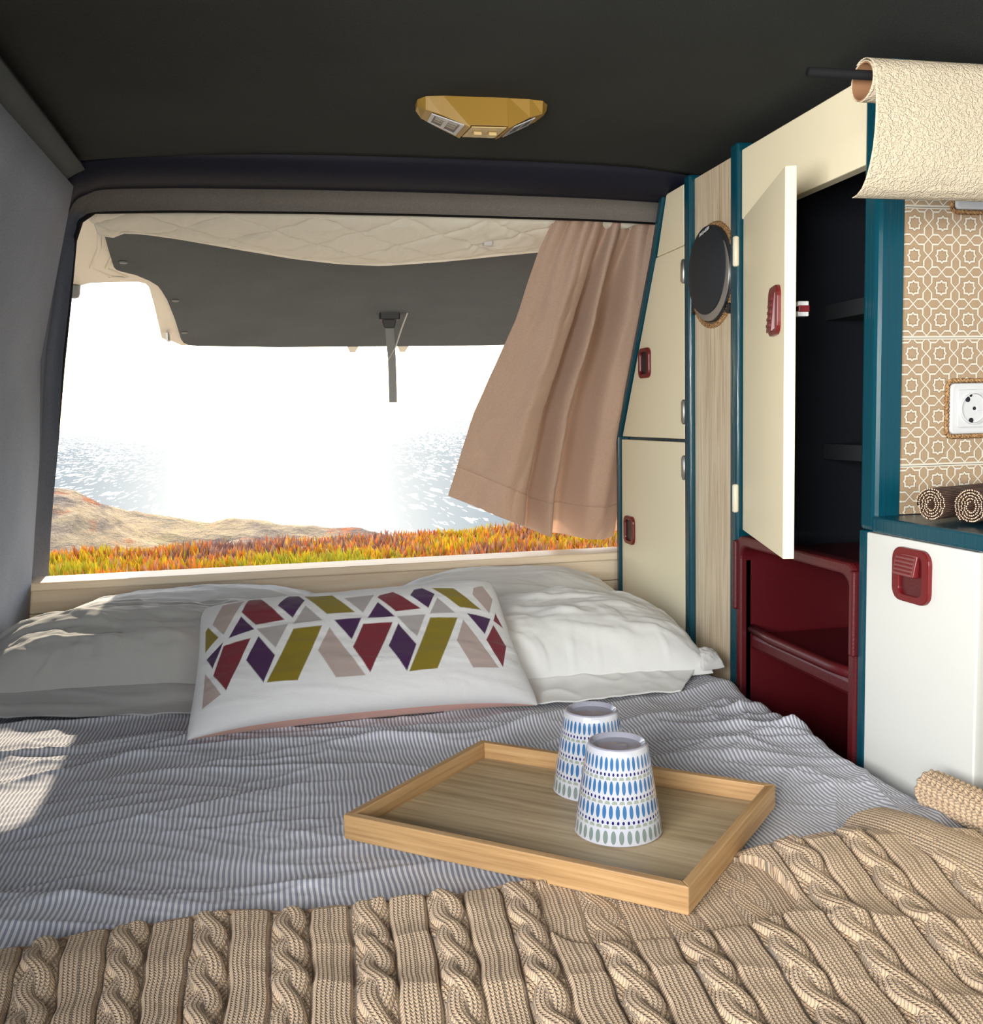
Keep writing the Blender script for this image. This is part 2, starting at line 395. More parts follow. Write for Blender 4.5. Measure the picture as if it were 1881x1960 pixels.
for j, t in enumerate(ysn):
    y = 14 + t * 62
    zr = np.interp(xs * 60 / max(y, 30) , [p[0] for p in ridge_px], [p[1] for p in ridge_px])
    prof_ = np.interp(y, [14, 20, 30, 45, 60, 76], [-9, -6.6, -4.2, -2.0, 0, -16])
    z = zr + prof_ + fbm(xs * .13 + 7, np.full_like(xs, y * .11), 5, 5) * (.9 if y < 56 else .25) + fbm(xs * .9, np.full_like(xs, y * .7), 15, 3) * .12
    P[:, j, 0] = xs; P[:, j, 1] = y; P[:, j, 2] = z
structure(grid('hill', P, hill_mat()))
# near verge
def verge_z(x, y): return np.interp(y, [2.6, 5, 7.3, 9.6, 10.5, 14], [-.50, -.45, -.27, -.20, -.5, -7]) + .012 * x
dirt = speckled('dry_earth', (.48, .39, .29), .95, 60, .3, .004)
xs = np.linspace(-9, 9, 120); yv = np.linspace(2.2, 14, 60)
P = np.array([[[x, y, float(verge_z(x, y)) + .02 * math.sin(x * 5 + y * 3) * math.sin(y * 4)] for y in yv] for x in xs])
structure(grid('ground', P, dirt))
def plant_mat():
    a = M('ice_plant_leaf', (.5, .4, .1), .5, .3, Subsurface_Weight=.0)
    n = a.node('ShaderNodeVertexColor', layer_name='tint'); a.link(n.outputs[0], a.b.inputs['Base Color'])
    t = a.node('ShaderNodeBsdfTranslucent'); a.link(n.outputs[0], t.inputs[0]); mx = a.node('ShaderNodeMixShader'); mx.inputs[0].default_value = .45
    a.link(a.b.outputs[0], mx.inputs[1]); a.link(t.outputs[0], mx.inputs[2]); a.link(mx.outputs[0], a.nt.nodes['Material Output'].inputs[0]); return a.m
rs = np.random.RandomState(4); NB = 15000
bx = rs.uniform(-3.4, 4.6, NB); by = 7.5 + rs.uniform(0, 1, NB) ** 1.2 * 2.3
bz = verge_z(bx, by) - .01 + .035 * perlin(bx * 2.2, by * 2.2, 9)
hh = rs.uniform(.06, .14, NB) * (1 + .35 * perlin(bx * 1.3 + 9, by, 3)); rr_ = rs.uniform(.008, .016, NB)
lx = rs.normal(0, .025, NB); ly = rs.normal(0, .02, NB)
V = np.zeros((NB, 7, 3)); 
for k in range(3):
    a_ = 2 * PI * k / 3 + rs.rand(NB)
    V[:, k, 0] = bx + rr_ * np.cos(a_); V[:, k, 1] = by + rr_ * np.sin(a_); V[:, k, 2] = bz
    V[:, k + 3, 0] = bx + lx * .5 + rr_ * .9 * np.cos(a_); V[:, k + 3, 1] = by + ly * .5 + rr_ * .9 * np.sin(a_); V[:, k + 3, 2] = bz + hh * .6
V[:, 6, 0] = bx + lx; V[:, 6, 1] = by + ly; V[:, 6, 2] = bz + hh
base_i = (np.arange(NB) * 7)[:, None]
quads = [np.concatenate([base_i + k, base_i + (k + 1) % 3, base_i + 3 + (k + 1) % 3, base_i + 3 + k], 1) for k in range(3)]
tris = [np.concatenate([base_i + 3 + k, base_i + 3 + (k + 1) % 3, base_i + 6], 1) for k in range(3)]
faces = [tuple(r) for q in quads for r in q.tolist()] + [tuple(r) for q in tris for r in q.tolist()]
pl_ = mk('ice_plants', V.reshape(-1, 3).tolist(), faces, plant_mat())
pal = np.array([(.74, .70, .10), (.80, .72, .06), (.95, .75, .05), (.90, .55, .08), (.92, .42, .14), (.85, .60, .38), (.62, .40, .32)])
zone = perlin(bx * .8, by * .9, 21) + .25 * perlin(bx * 4, by * 4, 22) + rs.normal(0, .30, NB)
ci = np.clip(((zone + .8) / 1.6 * 7).astype(int), 0, 6)
ca = pl_.data.color_attributes.new('tint', 'FLOAT_COLOR', 'POINT')
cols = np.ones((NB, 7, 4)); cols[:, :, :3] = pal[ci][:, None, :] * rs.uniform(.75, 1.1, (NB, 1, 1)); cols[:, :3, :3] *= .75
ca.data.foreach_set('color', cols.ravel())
tag(pl_, 'band of orange, red and yellow-green ice plants along the cliff edge behind the van', 'plants', kind='stuff')

# ================================================================== TAILGATE (open, seen from below)
def TG(x, y, up=0): return Vector((x, y, 1.37 - .14 * (y - 1.72) + up))
def mirror(pts, c=.27): return [(2 * c - x, y) for x, y in reversed(pts)]
tg = empty('tailgate', (.27, 1.74, 1.39), 'raised cream tailgate with a grey carpet liner above the hatch opening', 'tailgate')
left = [(-.30, 1.755), (-.345, 1.90), (-.40, 2.08), (-.462, 2.30), (-.468, 2.375), (-.44, 2.34), (-.423, 2.30), (-.408, 2.262), (-.385, 2.243), (-.326, 2.235), (-.290, 2.232), (-.277, 2.245), (-.273, 2.27), (-.281, 2.414), (-.306, 2.762), (-.298, 2.79), (-.285, 2.801), (-.267, 2.852)]
outl = left + mirror(left)
prism('outer_panel', [TG(x, y, .006) for x, y in outl], (0, .005, .045), cream, tg, .004)
# pressed ribs of the inner frame
for k, off in enumerate((.035, .065)):
    tube('pressed_rib', [TG(-.31 + off * .6 + .0, 1.80, .005), TG(-.36 + off, 2.0, .005), TG(-.40 + off, 2.13, .006), TG(-.40 + off + .03, 2.19, .006), TG(-.34, 2.205 - off * .3, .007)], .004, cream, tg, 8, .6)
lin = [(-.286, 1.78), (-.292, 1.838), (-.299, 1.899), (-.308, 1.998), (-.316, 2.098), (-.314, 2.115), (-.307, 2.126), (-.282, 2.151), (-.261, 2.192), (-.249, 2.23), (-.246, 2.268), (-.243, 2.345), (-.246, 2.529), (-.254, 2.739), (-.252, 2.785), (-.241, 2.809), (-.22, 2.825)]
lin = lin + [(.0, 2.845), (.54, 2.845)] + mirror(lin)
prism('carpet_liner', [TG(x, y, -.002) for x, y in lin], (0, .001, .010), liner, tg, .001)
for x, y in [(-.276, 1.885), (-.292, 2.06), (-.225, 2.344), (-.237, 2.657), (.816, 1.885), (.832, 2.06), (.765, 2.344), (.777, 2.657)]:
    lathe('liner_button', [(.001, 0), (.006, .0005), (.008, .002), (.008, .004)], TG(x, y, -.006), (0, 0, 1), greyp, tg, 16)
for s_, c_ in ((-1, -.425), (1, .965)):
    lathe('rubber_stop', [(.004, -.02), (.010, -.018), (.013, -.010), (.015, .006)], TG(c_, 2.262, 0), (0, 0, 1), greyp, tg, 20)
box('striker', -.283, -.277, 2.66, 2.70, 1.215, 1.238, steel, tg, .002)
for x in (.19, .335):
    prism('latch_tab', [TG(x, 2.85, 0), TG(x + .035, 2.85, 0), TG(x + .026, 2.88, -.012), TG(x + .01, 2.88, -.012)], (0, 0, .012), cream, tg, .002)
# pull strap on the liner
pb = box('strap_holder', .248, .298, 2.455, 2.485, 1.248, 1.272, black, tg, .003)
prism('pull_strap', [(.260, 2.470, 1.252), (.283, 2.470, 1.252), (.286, 2.468, 1.15), (.2855, 2.466, 1.043), (.2655, 2.466, 1.043), (.266, 2.468, 1.15)], (0, .004, 0), greyp, tg, .001)
prism('strap_loop', [(.252, 2.466, 1.256), (.292, 2.466, 1.256), (.285, 2.466, 1.228), (.259, 2.466, 1.228)], (0, .008, 0), black, tg, .002)
tube('pull_cord', [(.309, 2.45, 1.283), (.324, 2.46, 1.284), (.316, 2.462, 1.262), (.300, 2.462, 1.222), (.285, 2.461, 1.180), (.266, 2.461, 1.148), (.252, 2.461, 1.125), (.2425, 2.461, 1.103)], [.004, .005, .0045, .004, .003, .0012, .001, .0016], matm, tg, 8, .5)
# quilted thermal mat hanging across the tailgate window
nu, nv = 420, 130
xb = [-.306, -.300, -.28, -.253, -.211, -.169, -.072, .034, .125, .208, .33, .44, .54, .65, .80, .86]
yb = [1.80, 1.852, 1.862, 1.833, 1.844, 1.861, 1.909, 1.957, 1.983, 1.990, 1.962, 1.927, 1.897, 1.88, 1.90, 1.86]
P = np.zeros((nu, nv, 3)); U = np.linspace(0, 1, nu)[:, None]; Vv = np.linspace(0, 1, nv)[None, :]
X = -.300 + 1.14 * U + 0 * Vv; Yb = np.interp(X, xb, yb); Y = 1.735 + (Yb - 1.735) * Vv
q1 = (X + Y * 1.25) / .150; q2 = (X - Y * 1.25) / .150
seam = np.minimum(np.abs(q1 - np.round(q1)), np.abs(q2 - np.round(q2)))
endf = (1 - Vv ** 8) * (1 - (1 - Vv) ** 30)
pf = -.0065 * (1 - np.exp(-(seam * 11) ** 1.3)) * endf
wr = (-.0022 * ridge(X * 17 + 1.5 * perlin(X * 9, Y * 9, 3), Y * 5, 31, 7) - .0012 * perlin(X * 60 + Y * 20, Y * 22, 33) - .002 * perlin(X * 14, Y * 14, 34)) * endf 
sag = -.010 * np.exp(-((X - .2) / .28) ** 2) * np.sin(Vv * PI / 1.3)
Z = 1.366 - .14 * (Y - 1.72) - .007 + pf + wr * 1.3 + sag
P[..., 0] = X; P[..., 1] = Y; P[..., 2] = Z
tm = empty('thermal_mat', (.27, 1.80, 1.35), 'crumpled beige quilted thermal mat covering the window of the open tailgate', 'thermal mat')
o = grid('quilted_panel', P, matm, tm); m = o.modifiers.new('s', 'SOLIDIFY'); m.thickness = .004; m.offset = -1
tube('piping', [tuple(P[i, -1] + np.array([0, .001, -.001])) for i in range(0, nu, 8)], .0070, matedge, tm, 8)
box('white_clip', .385, .401, 1.83, 1.85, 1.322, 1.338, white, tm, .002)

# ================================================================== CURTAIN
n_a, n_b = 420, 260
A_ = np.linspace(0, 1, n_a)[:, None]; B_ = np.linspace(0, 1, n_b)[None, :]
zt = 1.388
zl = np.array([1.372, 1.297, 1.182, 1.010, .842]); xl = np.array([.494, .464, .432, .365, .323])
zbot = np.interp(A_, [0, .22, .55, .8, 1.0], [.842, .798, .742, .732, .740])
Zc = zt + (zbot - zt) * B_
zrel = (zt - Zc)
XL = np.interp(-Zc, -zl, xl); XL = XL + 0
XR = .755 + .03 * np.sin(zrel * 5) * 0
wa = A_ + .035 * np.sin(A_ * 7 + .6) * (1 - B_ * .5)
Xc = XL + (XR - XL) * wa
topf = np.exp(-B_ * 6)
ga = np.array([0, .12, .26, .38, .44, .485, .53, .58, .64, .70, .78, .86, .93, 1.0]); gy = np.array([0, -.006, -.016, -.004, .018, -.012, -.018, .020, .024, -.012, -.016, -.004, .022, .0])
fold_a = A_ + .05 * np.sin(PI * B_) * np.sin(PI * A_) * 0 + .02 * np.sin(B_ * 4) * A_ * (1 - A_) * 4
af = np.linspace(0, 1, 400); gf = np.interp(af, ga, gy); kk_ = np.hanning(27); kk_ /= kk_.sum(); gf = np.convolve(np.pad(gf, 13, 'edge'), kk_, 'valid')
g_f = np.interp(fold_a, af, gf) * (1.25 - .45 * topf)
Yc = 1.728 + (1.365 - Zc) * .475 + g_f * (.6 + 1.9 * sstep(0, .35, B_)) + .012 * sstep(.35, .45, A_) + topf * .008 * np.sin(2 * PI * 11 * A_ + 1)
Xc = Xc + .004 * np.cos(2 * PI * 11 * A_) * topf
Yc = Yc + .007 * perlin(A_ * 5 + B_ * 3, B_ * 4 - A_ * 2, 41) + .005 * np.clip(perlin(A_ * 7 + B_ * 5, B_ * 4 - A_ * 5, 43) * 2, 0, 1) ** 1.5 * sstep(.05, .3, B_)
# hem stitch line
hem = np.exp(-((B_ - .885) / .005) ** 2); Yc = Yc + .0022 * hem
P = np.stack([Xc, Yc, Zc + 0 * A_], -1)
ct = empty('curtain', (.6, 1.75, 1.37), 'taupe linen curtain gathered at the right of the hatch opening', 'curtain')
o = grid('curtain_cloth', P[:, :int(n_b * .885) + 1], curt, ct); m = o.modifiers.new('s', 'SOLIDIFY'); m.thickness = .0015
P2 = P[:, int(n_b * .885):int(n_b * .997) + 1].copy(); P2[..., 1] -= .0010
o = grid('hem', P2, curt, ct); m = o.modifiers.new('s', 'SOLIDIFY'); m.thickness = .001
tube('curtain_wire', [(.46, 1.735, 1.369), (.78, 1.735, 1.369)], .002, steel, ct)

# ================================================================== LAMP on the roof
lt = empty('ceiling_lamp', (.283, 1.36, 1.427), 'beige twin reading lamp screwed to the dark roof lining', 'lamp')
st = [(.196, 1.350, 1.352, 1.421, 1.368, 1.419), (.205, 1.336, 1.337, 1.412, 1.380, 1.413), (.225, 1.332, 1.330, 1.404, 1.388, 1.406), (.262, 1.331, 1.318, 1.386, 1.400, 1.394),
      (.2625, 1.331, 1.318, 1.389, 1.396, 1.396), (.3135, 1.329, 1.316, 1.389, 1.395, 1.396), (.314, 1.329, 1.316, 1.386, 1.399, 1.394),
      (.346, 1.329, 1.326, 1.404, 1.386, 1.406), (.366, 1.332, 1.334, 1.412, 1.376, 1.413), (.376, 1.346, 1.348, 1.421, 1.364, 1.419)]
V = []; Fc = []
for x, yn, yr, zr, yb_, zb_ in st:
    V += [(x, yn - .004, 1.432), (x, yr, zr), (x, yb_, zb_), (x, yb_ + .004, 1.432)]
for i in range(len(st) - 1):
    for k in range(4): Fc.append((i * 4 + k, i * 4 + (k + 1) % 4, i * 4 + 4 + (k + 1) % 4, i * 4 + 4 + k))
Fc += [(0, 1, 2, 3), tuple(36 + k for k in (3, 2, 1, 0))]
fixn(bev(fixn(mk('lamp_body', V, Fc, lampgold, lt)), .0015))
def lerp3(a, b_, t): return Vector(a) + (Vector(b_) - Vector(a)) * t
lensm = M('lamp_lens', (.35, .33, .30), .15, .6).m; dk = M('lamp_reflector', (.05, .04, .035), .25).m
for (a, b_) in (((.213, 1.336, 1.4085), (.254, 1.320, 1.3905)), ((.356, 1.335, 1.4085), (.322, 1.320, 1.3905))):
    A1 = Vector(a); B1 = Vector(b_); A2 = A1 + Vector((0, .040, .0015)); B2 = B1 + Vector((0, .068, .006)); dn = Vector((0, 0, -.0008))
    q = lambda u, v: A1 * (1 - u) * (1 - v) + B1 * u * (1 - v) + A2 * (1 - u) * v + B2 * u * v + dn
    ring_prism('lens_frame', [q(0, 0), q(1, 0), q(1, 1), q(0, 1)], [q(.1, .08), q(.9, .08), q(.9, .92), q(.1, .92)], (0, 0, -.0016), white, lt)
    prism('lens', [q(.1, .08), q(.9, .08), q(.9, .92), q(.1, .92)], (0, 0, -.0006), dk, lt)
    for v0 in (.2, .38, .56):
        prism('lens_reflector', [q(.16, v0), q(.84, v0), q(.84, v0 + .09), q(.16, v0 + .09)], (0, 0, -.0012), lensm, lt)
    prism('lens_bar', [q(.44, .08), q(.54, .08), q(.54, .92), q(.44, .92)], (0, 0, -.0018), white, lt)
plate = M('lamp_plate_lit', (.72, .55, .26), .4).m  # lighter copy of the body plastic, the light from the hatch painted in
prism('switch_plate', [(.2645, 1.322, 1.3885), (.3120, 1.320, 1.3885), (.3115, 1.392, 1.3955), (.2645, 1.393, 1.3955)], (0, 0, -.0015), plate, lt, .0005)
for x in (.272, .293):
    prism('switch', [(x, 1.345, 1.389), (x + .011, 1.345, 1.389), (x + .010, 1.368, 1.3915), (x + .001, 1.368, 1.3915)], (0, -.001, -.005), plate, lt, .001)

# ================================================================== FURNITURE along the right side (fronts in the plane X=.67)
def fp(name, yz, x0, x1, mat, parent, b=.0015): return prism(name, [(x0, y, z) for y, z in yz], (x1 - x0, 0, 0), mat, parent, b)
def pull(parent, O, e1, n, w_, h_, lever=None, nm='handle', shear=0.0):
    """recessed pull: rim, cup and optional ribbed lever. e1 runs along the door, n points out of it"""
    O = Vector(O); e1 = Vector(e1).normalized(); n = Vector(n).normalized(); k = Vector((0, 0, 1))
    T = lambda a, b_, c_=0: O + e1 * a + k * (b_ + shear * a) + n * c_
    out = rrect(0, 0, w_, h_, min(w_, h_) * .24); inn = rrect(0, 0, w_ * .62, h_ * .74, min(w_, h_) * .13)
    r = ring_prism(nm, [T(a, b_, -.002) for a, b_ in out], [T(a, b_, -.002) for a, b_ in inn], n * .007, redh, parent, .0014)
    rel = parent
    c_ = prism('handle_cup', [T(a, b_, .0008) for a, b_ in rrect(0, 0, w_ * .66, h_ * .78, .003)], n * .0006, redp if lever else black, None)
    c_.parent = r; c_.matrix_parent_inverse = Matrix.Identity(4)
    base = parent.location; c_.data.transform(Matrix.Translation(-base))
    if lever:
        kx, kz, lw, lh, dep = lever
        pr = [(-.5, .5, .004), (.5, .5, .004), (.5, -.5, dep * .8), (-.5, -.5, dep * .8)]
        V = [T(kx + a * lw, kz + b_ * lh, .002) for a, b_, _ in pr] + [T(kx + a * lw * .92, kz + b_ * lh, c2) for a, b_, c2 in pr]
        l = fixn(mk('handle_lever', V, [(0, 1, 2, 3), (7, 6, 5, 4), (0, 1, 5, 4), (1, 2, 6, 5), (2, 3, 7, 6), (3, 0, 4, 7)], redh))
        bev(l, .0015); l.data.transform(Matrix.Translation(-base)); l.parent = r
        for q in range(5):
            f_ = .30 - q * .16; c2 = .004 + (dep * .8 - .004) * (.5 - f_)
            rb = fixn(mk('lever_rib', [T(kx + a * lw * .36, kz + (f_ + b_) * lh, c2 + c3) for c3 in (-.001, .0014) for a, b_ in ((-1, -.035), (1, -.035), (1, .035), (-1, .035))],
                         [(0, 1, 2, 3), (7, 6, 5, 4), (0, 1, 5, 4), (1, 2, 6, 5), (2, 3, 7, 6), (3, 0, 4, 7)], redh))
            rb.data.transform(Matrix.Translation(-base)); rb.parent = r
    return r
def hinge(parent, y, z0, z1, mat, x=.655):
    o = tube('hinge', [(x, y, z0), (x, y, z0 + .002), (x, y, z1 - .002), (x, y, z1)], [.0022, .004, .004, .0022], mat, parent, 10)
    g_ = fp('hinge_leaf', [(y, z0 + .004), (y + .011, z0 + .004), (y + .011, z1 - .004), (y, z1 - .004)], x - .0008, x + .002, mat, None, 0)
    g_.data.transform(Matrix.Translation(-parent.location)); g_.parent = o
# ---- rear locker
rc = empty('rear_locker', (.80, 1.70, -.05), 'cream two-door locker with teal edging beside the taupe curtain', 'cabinet')
fp('carcass', [(1.893, -.05), (1.893, .955), (1.700, 1.281), (1.652, 1.383), (1.562, 1.383), (1.562, -.05)], .672, 1.015, teal, rc, 0)
fp('lower_door', [(1.886, .46), (1.563, .46), (1.563, .950), (1.880, .950)], .656, .671, ivory, rc)
fp('upper_door', [(1.875, .956), (1.563, .956), (1.563, 1.2795), (1.689, 1.2795)], .656, .671, ivory, rc)
fp('top_panel', [(1.684, 1.2805), (1.563, 1.2805), (1.563, 1.380), (1.639, 1.380)], .656, .671, ivory, rc)
fp('edge_strip', [(1.898, .44), (1.887, .44), (1.882, .955), (1.689, 1.281), (1.640, 1.383), (1.655, 1.383), (1.703, 1.284), (1.897, .958)], .650, .672, teal, rc)
for k_, (y, z) in enumerate(((1.834, .770), (1.744, 1.095))):
    pull(rc, (.656, y, z), (0, -1, 0), (-1, 0, 0), .056, .056)
for z0, z1 in ((1.217, 1.257), (.981, 1.023), (.886, .928)): hinge(rc, 1.5625, z0, z1, hingem)
# ---- speaker column
sc_ = empty('speaker_column', (.80, 1.45, -.05), 'tall narrow oak-look panel between two glossy teal posts', 'cabinet panel')
fp('wood_panel', [(1.5365, -.05), (1.3895, -.05), (1.3895, 1.382), (1.5365, 1.382)], .664, .676, woodp, sc_, 0)
for y0, y1 in ((1.5375, 1.5605),):
    box('post', .654, .70, y0, y1, -.05, 1.390, teal, sc_, .004)
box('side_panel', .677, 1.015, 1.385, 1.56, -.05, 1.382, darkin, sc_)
# ---- speaker with rope ring
sp = empty('loudspeaker', (.655, 1.462, 1.218), 'round black car loudspeaker set in the oak-look panel', 'loudspeaker')
ax = Vector((-1, 0, 0))
lathe('basket', [(.0, -.003), (.0745, -.003), (.0755, .003), (.072, .008), (.066, .009), (.0, .009)], (.664, 1.462, 1.218), ax, M('speaker_rim', (.03, .03, .032), .35).m, sp, 72)
lathe('chrome_ring', [(.056, .009), (.0690, .0095), (.0685, .0108), (.056, .0112)], (.664, 1.4575, 1.2130), ax, M('speaker_ring', (.33, .33, .32), .3, Metallic=.6).m, sp, 72)
gm = M('speaker_grille', (.018, .022, .028), .6, .4); _v = gm.coord('Object', (1, 1, 1)); gm.bump(gm.noise(_v, 900, 1), .0008)
lathe('grille', [(.0, .024), (.02, .0235), (.04, .0215), (.055, .018), (.0685, .0125), (.0700, .007)], (.664, 1.4665, 1.2240), ax, gm.m, sp, 72)
for yy_, zz_ in ((1.5345, 1.262), (1.5345, 1.172), (1.405, 1.160)):
    lathe('mounting_lug', [(.0, .004), (.009, .004), (.010, 0), (.010, -.004)], (.662, yy_, zz_), ax, black, sp, 20)
tc = bpy.data.curves.new('emblem', 'FONT'); tc.body = 'PIONEER'; tc.size = .0085; tc.extrude = .0003; tc.align_x = 'CENTER'
tc.materials.append(white)
_t = bpy.data.objects.new('emblem_text', tc); C.objects.link(_t); bpy.context.view_layer.update()
te = bpy.data.objects.new('emblem', bpy.data.meshes.new_from_object(_t)); bpy.data.objects.remove(_t); C.objects.link(te); te.parent = sp
te.matrix_basis = Matrix.Translation((-.0110, -.005, .0620)) @ Matrix(((0, .28, -1, 0), (-1, 0, 0, 0), (.0, .96, .28, 0), (0, 0, 0, 1))) @ Matrix.Rotation(.22, 4, 'Z')
ropem = M('rope', (.30, .17, .08), .9, .1); _v = ropem.coord('Object', (1, 1, 1)); _wn = ropem.noise(_v, 420, 3); ropem.color(ropem.ramp(_wn, [(.35, (.20, .09, .035)), (.62, (.50, .31, .15))])); ropem.bump(_wn, .002); ropem = ropem.m
def rope(name, pts, parent, r=.003, lay=.011, closed=True):
    """two strands twisted round a path"""
    pts = [Vector(p) for p in pts]; D = [0]
    for a, b_ in zip(pts, pts[1:]): D.append(D[-1] + (b_ - a).length)
    n = int(D[-1] / .0022); out = []
    P_ = [Vector([float(np.interp(i / n * D[-1], D, [p[k] for p in pts])) for k in range(3)]) for i in range(n + 1)]
    o = None
    for s_ in (0, 1):
        q = []
        for i, p in enumerate(P_):
            t = (P_[min(i + 1, n)] - P_[max(i - 1, 0)]).normalized(); a = t.cross(Vector((.577, -.577, .577))).normalized(); b_ = t.cross(a)
            th = 2 * PI * i * .0022 / lay + s_ * PI
            q.append(p + a * math.cos(th) * r * .55 + b_ * math.sin(th) * r * .55)
        st_ = tube(name if s_ == 0 else 'rope_strand', q, r * .75, ropem, parent if s_ == 0 else None, 6)
        if s_ == 0: o = st_
        else:
            b0 = Vector((0, 0, 0)); q_ = parent
            while q_: b0 += q_.location; q_ = q_.parent
            st_.data.transform(Matrix.Translation(-b0)); st_.parent = o
rope('rope_ring', [(.662, 1.462 + .0785 * math.cos(2 * PI * k / 60), 1.216 + .0785 * math.sin(2 * PI * k / 60)) for k in range(61)], sp, .0036)
# ---- wardrobe with open door and burgundy insert
wd = empty('wardrobe', (.80, 1.2, -.05), 'tall wardrobe with its cream door standing open on a dark inside', 'wardrobe')
box('post', .655, .70, 1.3655, 1.3895, -.05, 1.395, teal, wd, .004)
fp('top_fascia', [(1.3645, 1.283), (1.0435, 1.283), (1.0435, 1.383), (1.3645, 1.383)], .662, .680, ivory, wd)
box('post', .655, .675, 1.012, 1.043, .857, 1.383, teal, wd, .006)
box('post', .655, .675, 1.0268, 1.043, -.05, .857, teal, wd, .003)
box('side_panel', .668, .6885, 1.0125, 1.030, .862, 1.39, teal, wd, .001)
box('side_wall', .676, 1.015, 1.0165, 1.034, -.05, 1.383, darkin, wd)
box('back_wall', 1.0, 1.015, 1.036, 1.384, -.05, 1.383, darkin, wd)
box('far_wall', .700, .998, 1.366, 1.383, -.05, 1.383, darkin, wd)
shm = M('shelf_board', (.035, .04, .045), .7).m
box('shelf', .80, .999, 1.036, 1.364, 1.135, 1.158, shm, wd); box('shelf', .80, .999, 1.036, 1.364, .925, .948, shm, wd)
# door, hinged at the rear post and swung about 17 degrees open
H = Vector((.664, 1.363, 0)); Ef = Vector((.572, 1.072, 0)); dd = (Ef - H).normalized(); dn_ = Vector((dd.y, -dd.x, 0)); dn_ = dn_ if dn_.x < 0 else -dn_
L_ = (Ef - H).length
V = []
door = prism('door', [H + Vector((0, 0, .821)), Ef + Vector((0, 0, .821)), Ef + Vector((0, 0, 1.285)), H + Vector((0, 0, 1.285))], -dn_ * .0135, ivory, wd, .0012)
def sub(o, par_obj, root):
    """make o (in world coordinates) a sub-part of par_obj"""
    o.data.transform(Matrix.Translation(-root.location)); o.parent = par_obj; return o
hc = H + dd * (L_ * .835) + Vector((0, 0, 1.123))
hd = pull(wd, hc + dn_ * .0, dd, dn_, .060, .060, (-.010, .0, .030, .050, .010))
hd.parent = door
sub(box('door_catch', .598, .612, 1.086, 1.096, 1.113, 1.131, white, None, .001), door, wd)
sub(box('catch_tongue', .598, .6125, 1.0845, 1.0958, 1.118, 1.126, redh, None, .001), door, wd)
for z0, z1 in ((1.215, 1.259), (.848, .891)):
    o = tube('hinge', [(.654, 1.3665, z0), (.654, 1.3665, z0 + .002), (.654, 1.3665, (z0 + z1) / 2), (.654, 1.3665, z1 - .002), (.654, 1.3665, z1)], [.003, .0048, .0048, .0048, .003], hingei, wd, 12)
# moulded burgundy insert: rim, shell, shelf
oz, iz = [], []
def rr2(y0, y1, z0, z1, r): return rrect((y0 + y1) / 2, (z0 + z1) / 2, y1 - y0, z1 - z0, r, 6)
ins = ring_prism('storage_insert', [(.653, y, z) for y, z in rr2(1.0445, 1.3635, .30, .814, .018)], [(.653, y, z) for y, z in rr2(1.060, 1.350, .32, .798, .020)], (.022, 0, 0), redp, wd, .004)
def shell(y0, y1, z0, z1, x0, x1, t=.003):
    o_ = rr2(y0, y1, z0, z1, .022); n = len(o_)
    V = [(x0, y, z) for y, z in o_] + [(x1, y, z) for y, z in o_]
    return mk('insert_shell', V, [(i, (i + 1) % n, (i + 1) % n + n, i + n) for i in range(n)] + [tuple(range(n, 2 * n))], redp, None, False)
sh = shell(1.060, 1.350, .32, .798, .664, .84); fixn(sh); sub(sh, ins, wd)
sub(box('insert_shelf', .668, .838, 1.060, 1.346, .640, .664, redp, None, .006), ins, wd)
sub(tube('insert_shelf_lip', [(.672, 1.346, .671), (.668, 1.28, .669), (.668, 1.12, .669), (.672, 1.060, .671)], .0075, redp, None, 12), ins, wd)
for y0 in (1.3615, 1.0465): sub(box('insert_clip', .648, .668, y0 - .004, y0 + .006, .70, .806, redp, None, .003), ins, wd)
# ---- kitchen cabinet and worktop
kc = empty('kitchen_cabinet', (.80, .80, -.05), 'low white-fronted kitchen cabinet with a burgundy pull under the teal worktop', 'cabinet')
box('carcass', .672, 1.015, .40, 1.010, -.05, .853, teal, kc)
fp('door', [(1.026, .30), (.836, .30), (.836, .8555), (1.026, .8555)], .655, .6695, M('white_laminate', (.70, .70, .66), .4, .4).m, kc)
fp('door', [(.822, .30), (.42, .30), (.42, .8555), (.822, .8555)], .655, .6695, ivory, kc)
pull(kc, (.655, .938, .817), (0, -1, 0), (-1, 0, 0), .064, .060, (-.007, .0125, .040, .027, .012))
wt = prism('worktop', [(.650, .40, .8575), (.650, 1.010, .8575), (1.015, 1.010, .8575), (1.015, .40, .8575)], (0, 0, .018), teal, None, .003)
wt.location = (0, 0, 0); tag(wt, 'glossy teal worktop on the kitchen cabinet below the patterned tiles', 'worktop')
